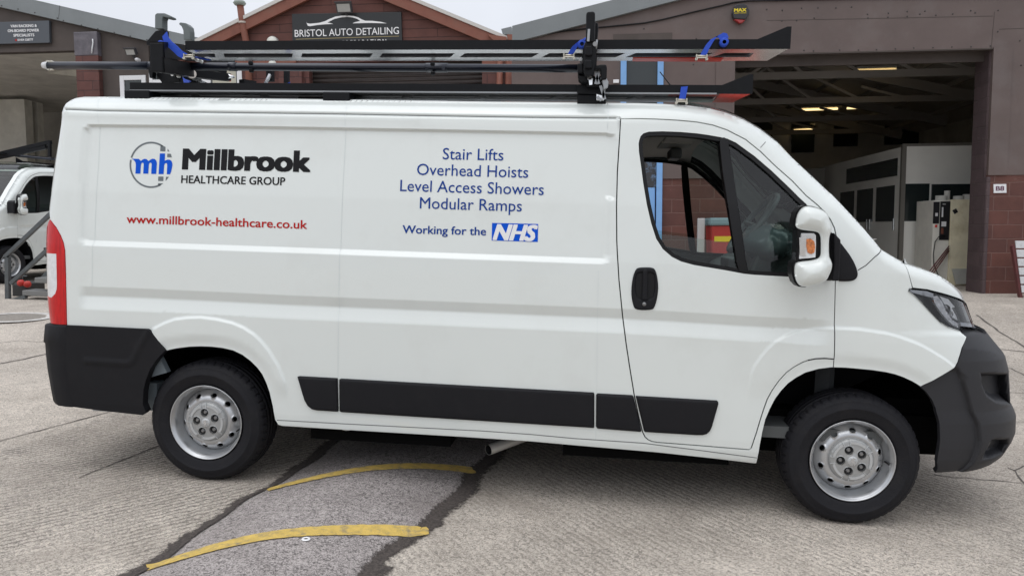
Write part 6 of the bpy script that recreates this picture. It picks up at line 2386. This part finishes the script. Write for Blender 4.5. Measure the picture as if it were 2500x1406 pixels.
# gable sign
sg = thing('shop_sign', 'black sign with white car outline and lettering on the rust red gable', 'sign', tuple(at_b((848, 75), -.05)), mat=MBC)
b_ = MBd(); b_.prism([bxz(k, -.05) for k in ((713.5, 35.5), (980, 31), (983, 122), (716, 128))], -.075, -.01, bev=.004); b_.build('sign_board', mat('sign_black', (.016, .017, .018), .3), sg)
ZS = lambda pts: [(600 + a / 3.5686, b_ / 3.5686) for a, b_ in pts]
ys_s = -.078
text_b('lettering', 'BRISTOL AUTO DETAILING', (719.7, 91), (974, 83.8), 16.8, ys_s, WHITETXT, sg, offset=.003)
text_b('lettering', 'PREPARATION', (836, 108.5), (943, 105.5), 9, ys_s, WHITETXT, sg, offset=.02, spacing=1.3)
car = ZS([(525, 195), (533, 205), (560, 210), (640, 202), (690, 188), (730, 168), (780, 148), (830, 140), (885, 138), (940, 143), (980, 155), (1010, 172), (1040, 184), (1100, 185), (1180, 194), (1228, 207), (1080, 203), (930, 207), (948, 197), (985, 189), (997, 186),
          (970, 167), (930, 156), (885, 151), (830, 155), (775, 168), (735, 187), (712, 201), (735, 204), (762, 212), (690, 215), (620, 222), (560, 232), (541, 228)])
def flatb(name, pts, Y, m, parent):
    uz = [bxz(k, Y) for k in pts]
    ov, T, l = cdt(uz, [], 5, 5, .2)
    mb = MBd(); mb.add([(p[0], Y, p[1]) for p in ov], [tuple(int(i) for i in t) for t in T])
    return mb.build(name, m, parent, recalc=False)
flatb('car_emblem', car, ys_s, WHITETXT, sg)
flatb('gold_line', ((722, 96.2), (974, 88.6), (974, 89.6), (722, 97.2)), ys_s, mat('gold_line', (.45, .36, .16), .4), sg)

def floodlight(label, px, w, Y, tilt=.5, big=False):
    c_ = Vector(at_b(px, Y))
    t = thing('floodlight', label, 'floodlight', tuple(c_), mat=MBC)
    o = MBd()
    M3 = Matrix.Rotation(tilt, 3, 'X')
    h = w * .62
    def bxr(x0, x1, y0, y1, z0, z1, mi):
        vs = [c_ + M3 @ Vector((x, y, z)) for x, y, z in ((x0, y0, z0), (x1, y0, z0), (x1, y1, z0), (x0, y1, z0), (x0, y0, z1), (x1, y0, z1), (x1, y1, z1), (x0, y1, z1))]
        o.add(vs, [(0, 3, 2, 1), (4, 5, 6, 7), (0, 1, 5, 4), (1, 2, 6, 5), (2, 3, 7, 6), (3, 0, 4, 7)], mi)
    bxr(-w / 2, w / 2, 0, .10, -h / 2, h / 2, 0)
    bxr(-w / 2 - .02, w / 2 + .02, -.02, .012, h / 2, h / 2 + .03, 0)
    o.build('lamp_housing', mat('lamp_housing', (.05, .05, .055), .45), t)
    o = MBd()
    bxr(-w * .42, w * .42, -.006, .004, -h * .40, h * .40, 0)
    o.build('lamp_glass', mat('flood_glass', (.42, .42, .40), .15, spec=.7), t)
    o = MBd()
    o.bar(c_ + M3 @ Vector((0, .08, -h * .4)), (c_.x, -.02, c_.z - .12), .05, .03)
    o.build('lamp_bracket', mat('lamp_housing', (.05, .05, .055), .45), t)
floodlight('black floodlight over the car sign on the red gable', (839, 20), .34, -.3)
def dome(label, px, w):
    c_ = at_b(px, -.07)
    t = thing('bulkhead_lamp', label, 'wall lamp', tuple(c_), mat=MBC)
    o = MBd(); o.lathe([(0, -.07), (w * .6, -.055), (w * .95, -.02), (w, .0), (w, .045)], tuple(c_), 'y', 20); o.build('lamp_globe', mat('opal_cover', (.66, .66, .60), .4), t)
    o = MBd(); o.lathe([(w * 1.1, .03), (w * 1.1, .066), (0, .066)], tuple(c_), 'y', 20); o.build('lamp_base', UPVC, t)
dome('round pale wall lamp left of the black car sign, half hidden by the rack', (664, 103), .125)
dome('smaller pale wall lamp low on the wall under the rack tubes', (665, 157), .09)
# white shopfront
sf = thing('shop_window', 'white framed shopfront with a printed poster behind the rack tail', 'window', (SF0, 0, 0), mat=MBC)
b_ = MBd()
for x0, x1 in ((366, 373), (446, 460), (494, 515), (580, 592)):
    p, q = bxz((x0, 200)), bxz((x1, 200))
    b_.box((p[0], -.03, -.4), (q[0], .06, ZSF))
b_.box((SF0, -.028, ZSF - .07), (SF1, .055, ZSF))
p, q = bxz((373, 196)), bxz((446, 203))
b_.box((p[0], -.026, q[1]), (bxz((446, 200))[0], .05, p[1]))
b_.build('window_frame', UPVC, sf)
b_ = MBd(); b_.box((SF0, .02, -.4), (SF1, .04, ZSF - .02)); b_.build('pane', PANE, sf)
b_ = MBd()
p, q = bxz((517, 166)), bxz((578, 262))
b_.box((p[0], .008, q[1]), (q[0], .018, p[1]), 0)
b_.build('poster', mat('poster_cream', (.48, .46, .38), .7), sf)
b_ = MBd()
c_ = bxz((542, 238))
for r0, r1, mi, a0, a1 in ((.0, .075, 0, 0, 360), (.10, .16, 1, -10, 200)):
    o_ = [(c_[0] + r1 * math.cos(R(a)), c_[1] + r1 * math.sin(R(a))) for a in np.linspace(a0, a1, 24, endpoint=(a1 != 360))]
    if r0: o_ += [(c_[0] + r0 * math.cos(R(a)), c_[1] + r0 * math.sin(R(a))) for a in np.linspace(a1, a0, 24)]
    b_.prism(o_, .003, .0075, mi)
for x0, x1, z0, z1, mi in ((563, 565, 182, 190, 0), (558, 563, 188, 199, 0), (565, 569, 226, 238, 0), (520, 523, 226, 242, 0), (524, 527, 224, 242, 1), (560, 576, 236, 240, 1)):
    p, q = bxz((x0, z0)), bxz((x1, z1))
    b_.box((p[0], .003, q[1]), (q[0], .0075, p[1]), mi)
b_.build('poster_print', [REDP, mat('poster_teal', (.14, .19, .17), .6)], sf)
p, q = bxz((460, 218)), bxz((494, 262))
b_ = MBd(); b_.box((p[0], .0, q[1]), (q[0], .019, p[1])); b_.build('brown_panel', CLAD_D, sf)

YOFF = 5.
MBC = MB @ Matrix.Translation((0, YOFF, 0))
# ---- left building -------------------------------------------------------------------
lw = thing('workshop_unit', 'brown rendered workshop on the left with a grey fascia sloping down to the valley', 'building', (-9., 0, 0), mat=MBC)
l0, l1 = bxz((0, 19)), bxz((361, 102))
sl_ = (l1[1] - l0[1]) / (l1[0] - l0[0])
zl = lambda x: l0[1] + sl_ * (x - l0[0])
Lx1 = bxz((366, 200))[0] - .002
Lx0 = bxz((0, 200))[0] - 6.
OX = bxz((197, 200))[0]
OZ = bxz((120, 116))[1]
p, q = bxz((293, 186)), bxz((357, 242))
wz1, wx0, wx1 = p[1], p[0], bxz((357, 200))[0]
wz0 = bxz((300, 240))[1]
panel('rendered_wall', [(OX, -.5), (Lx1, -.5), (Lx1, zl(Lx1)), (Lx0, zl(Lx0)), (Lx0, OZ), (OX, OZ)], [rect(wx0, wx1, wz0, wz1)], 0, .22, CLAD_D, lw)
lth = bxz((170, 19))[1] - bxz((170, 57))[1]
Lx2 = bxz((490, 104))[0]
panel('fascia', [(Lx0, zl(Lx0)), (Lx2, zl(Lx2)), (Lx2, zl(Lx2) + lth * .95), (Lx0, zl(Lx0) + lth)], [], -.12, .08, FASCIA, lw)
b_ = MBd()
for px in ((4, 15), (44, 23), (85, 32), (140, 45), (155, 51), (199, 62), (239, 71), (279, 80), (318, 89), (359, 98)):
    x, z = bxz(px, -.12)
    b_.lathe([(0, -.012), (.015, -.008), (.015, .004)], (x, -.12, z), 'y', 8)
b_.bar((bxz((146, 14), -.12)[0], -.121, bxz((146, 14), -.12)[1]), (bxz((143, 48), -.12)[0], -.121, bxz((143, 48), -.12)[1]), .008, .004)
b_.build('fascia_bolt', mat('dark_bolt', (.04, .035, .033), .6), lw)
rf = MBd()
rf.prism([(Lx0, zl(Lx0) + lth), (Lx2, zl(Lx2) + lth * .95), (Lx2, zl(Lx2) + lth * .95 - .07), (Lx0, zl(Lx0) + lth - .07)], -.036, 16)
rf.build('roof', ROOFM, lw)
pl = MBd()
x0, x1 = bxz((197, 200))[0], bxz((252, 200))[0]
pl.box((x0, -.16, -.5), (x1, -.002, bxz((220, 140))[1]), 0, .012)
pl.build('brick_pier', BRICK_P, lw)
pl = MBd()
pl.box((x0 - .02, -.165, bxz((220, 140))[1]), (x1, -.002, bxz((220, 82))[1]), 0, .02)
pl.build('pier_wrap', mat('lead_wrap', (.105, .095, .110), .5, noise=.25, nscale=5., dirt=(.20, .18, .19), dscale=6., damt=.5, bump=.5, bscale=12.), lw)
b_ = MBd(); b_.tube([at_b(k, -.19) for k in ((226, 96), (227, 104), (225, 118), (224, 131))], .014, 8); b_.build('pipe_stub', UPVC, lw)
bm2 = MBd()
p, q = bxz((-200, 112)), bxz((197, 122))
bm2.box((Lx0, -.02, OZ - .10), (OX, .20, OZ - .001), 0)
bm2.build('door_beam', CLAD_D, lw)
iw = MBd()
iw.box((OX + .02, .22, -.4), (OX + .10, 13, OZ + .6), 0)
iw.box((Lx0 - 14, 12.5, -.6), (OX, 12.6, OZ + .6), 0)
iw.box((Lx0 - 14, .22, OZ + .45), (Lx0, 13, OZ + .55), 0)
iw.box((Lx0 - 14, .0, -.6), (Lx0 - 13.9, 13, OZ + .6), 0)
x0, x1 = bxz((0, 300), 8.5)[0] - 2.5, bxz((62, 300), 8.5)[0]
iw.box((x0, 8.5, -.4), (x1, 8.9, OZ + .3), 1)
x0, x1 = bxz((54, 300), 9.2)[0], bxz((93, 300), 9.2)[0]
iw.box((x0, 9.2, -.4), (x1, 9.5, OZ + .3), 1)
iw.bar(tuple(at_b((50, 160), 5.4)), tuple(at_b((205, 178), 4.6)), .14, .30, 1)
for px in (60, 175):
    iw.bar(tuple(at_b((px, 105), 5.2)), tuple(at_b((px, 168), 5.2)), .18, .18, 0)
iw.box((Lx0, .23, OZ + .45), (OX + .1, 13, OZ + .55), 0)
iw.build('inner_wall', [INTW, INTG], lw)
wf = MBd()
fwid = .11
for a in (((wx0, wz0), (wx0 + fwid, wz1)), ((wx1 - fwid, wz0), (wx1, wz1)), ((wx0 + fwid, wz1 - fwid), (wx1 - fwid, wz1)), ((wx0 + fwid, wz0), (wx1 - fwid, wz0 + fwid))):
    wf.box((a[0][0], -.03, a[0][1]), (a[1][0], .06, a[1][1]), 0, .006)
win = thing('upvc_window', 'small white framed window on the brown wall right of the brick pier', 'window', (wx0, 0, wz0), mat=MBC)
wf.build('window_frame', UPVC, win)
b_ = MBd(); b_.box((wx0 + fwid, .0, wz0 + fwid), (wx1 - fwid, .02, wz1 - fwid)); b_.build('pane', PANE, win)
b_ = MBd(); b_.box((wx0 - .03, -.09, wz0 - .04), (wx1 + .05, -.002, wz0 - .002), 0, .006); b_.build('sill', UPVC, win)
sg2 = thing('shop_sign', 'dark grey sign with small white capitals on the left workshop', 'sign', tuple(at_b((60, 80), -.05)), mat=MBC)
b_ = MBd(); b_.prism([bxz(k, -.06) for k in ((-40, 57), (122.5, 52), (123.5, 106), (-40, 110))], -.10, -.02, bev=.004); b_.build('sign_board', mat('sign_grey', (.058, .066, .078), .35, coat=.3), sg2)
for t_, p0, p1, ch in (('VAN RACKING &', (26, 68), (90, 66.6), 6.6), ('ON-BOARD POWER', (19, 79.5), (95.5, 77.8), 6.6), ('SPECIALISTS', (33, 90.6), (84, 89.4), 6.6), ('01454 228777', (43, 101), (81, 100), 5.2)):
    text_b('lettering', t_, p0, p1, ch, -.105, WHITETXT, sg2, offset=.03)
flatb('phone_mark', ((37, 96.5), (41, 96.4), (41, 101), (37, 101)), -.105, REDTXT, sg2)
floodlight('small black floodlight on the brown wall above the white window', (318, 128), .25, -.2)
cm = thing('security_camera', 'small white dome camera on the brown wall near the rack end', 'camera', tuple(at_b((334, 146), -.1)), mat=MBC)
b_ = MBd(); c_ = at_b((334, 146), -.1); b_.lathe([(0, -.05), (.03, -.04), (.045, 0), (.045, .09)], tuple(c_), 'y', 14); b_.build('camera_dome', UPVC, cm)

YOFF = 0.
MBC = MB
# ---- yard clutter on the left: steps and a generator -----------------------------------
D_ = 6.55
S = lambda px, d=0.: Vector(at_y(px, D_ + d))
stp = thing('access_steps', 'grey steel access steps with handrails behind the van tail', 'steps', (float(S((20, 735)).x), D_, float(gz(S((20, 735)).x, D_))))
GST = mat('steps_grey_steel', (.10, .11, .115), .45, metal=.4, noise=.2, nscale=12.)
for dd in (0., .9):
    b_ = MBd(); b_.bar(S((19, 628), dd), S((20, 738), dd), .06, .06); b_.build('post', GST, stp)
    b_ = MBd(); b_.bar(S((13, 627), dd), S((140, 507), dd), .06, .05); b_.build('handrail', GST, stp)
b_ = MBd(); b_.bar(S((27, 692)), S((140, 588)), .06, .05); b_.build('mid_rail', GST, stp)
b_ = MBd()
b_.bar(S((15, 736)), S((64, 724)), .06, .05)
b_.build('stringer', GST, stp); b_ = MBd()
b_.bar(S((62, 726), .9), S((140, 640), .9), .06, .05)
b_.build('stringer', GST, stp)
for (a, c_) in (((56, 714), (140, 716)), ((86, 683), (160, 684)), ((114, 655), (180, 655))):
    p, q = S(a), S(c_)
    b_ = MBd(); b_.box((p.x, D_ - .02, p.z - .045), (q.x, D_ + .26, p.z + .035), 0, .01); b_.build('tread', mat('tread_plate', (.20, .20, .195), .5, metal=.4, bump=.8, bscale=60.), stp)
gn = thing('generator', 'black generator with red knobs standing under the steel steps', 'generator', tuple(S((65, 722), .5)))
b_ = MBd(); p, q = S((51, 688), .5), S((90, 724), .5); b_.box((p.x, D_ + .3, q.z), (q.x, D_ + .7, p.z), 0, .03)
b_.tube([S((55, 690), .4), S((56, 674), .4), S((66, 674), .4)], .012, 8, 1)
b_.build('casing', [mat('generator_black', (.02, .02, .02), .5), GST], gn)
for px in ((50, 691), (66, 694)):
    b_ = MBd(); c_ = S(px, .25); b_.lathe([(0, -.04), (.035, -.035), (.05, -.01), (.05, .03)], tuple(c_), 'y', 14); b_.build('knob', mat('knob_red', (.50, .03, .02), .4), gn)

# =================================================================== SECOND VAN
def copy_tree(o, parent=None):
    c = o.copy()
    COL.objects.link(c)
    if parent is not None:
        c.parent = parent
    for ch in list(o.children):
        copy_tree(ch, c)
    return c

SKIP = {'lettering', 'logo_box', 'logo_ring', 'logo_letters'}
van2 = van.copy()
COL.objects.link(van2)
for ch in list(van.children):
    if ch.name.split('.')[0] not in SKIP:
        copy_tree(ch, van2)
# the copy faces the yard: its nose points towards the camera side, left flank in view
ang = R(-90 - 8)
front = gp((31, 692))                 # left front wheel on the ground
loc0 = Vector((1.7, YW / 2, 0))
wl = Vector((3.45, YW, 0)) - loc0
Rz = Matrix.Rotation(ang, 3, 'Z')
w_ = Rz @ wl
z2 = float(gz(front[0], front[1]))
van2.location = (front[0] - w_.x, front[1] - w_.y, z2)
van2.rotation_euler = (0, 0, ang)
van2['label'] = 'white van nosing out of the left workshop, mostly hidden by the nearer van tail'
van2['category'] = 'van'
rack2 = rack.copy()
COL.objects.link(rack2)
for ch in list(rack.children): copy_tree(ch, rack2)
d_ = Rz @ (Vector((1.2, .9, 2.15)) - loc0)
rack2.location = Vector(van2.location) + d_
rack2.rotation_euler = (0, 0, ang)
rack2['label'] = 'black ladder rack on the roof of the farther van at the left edge'
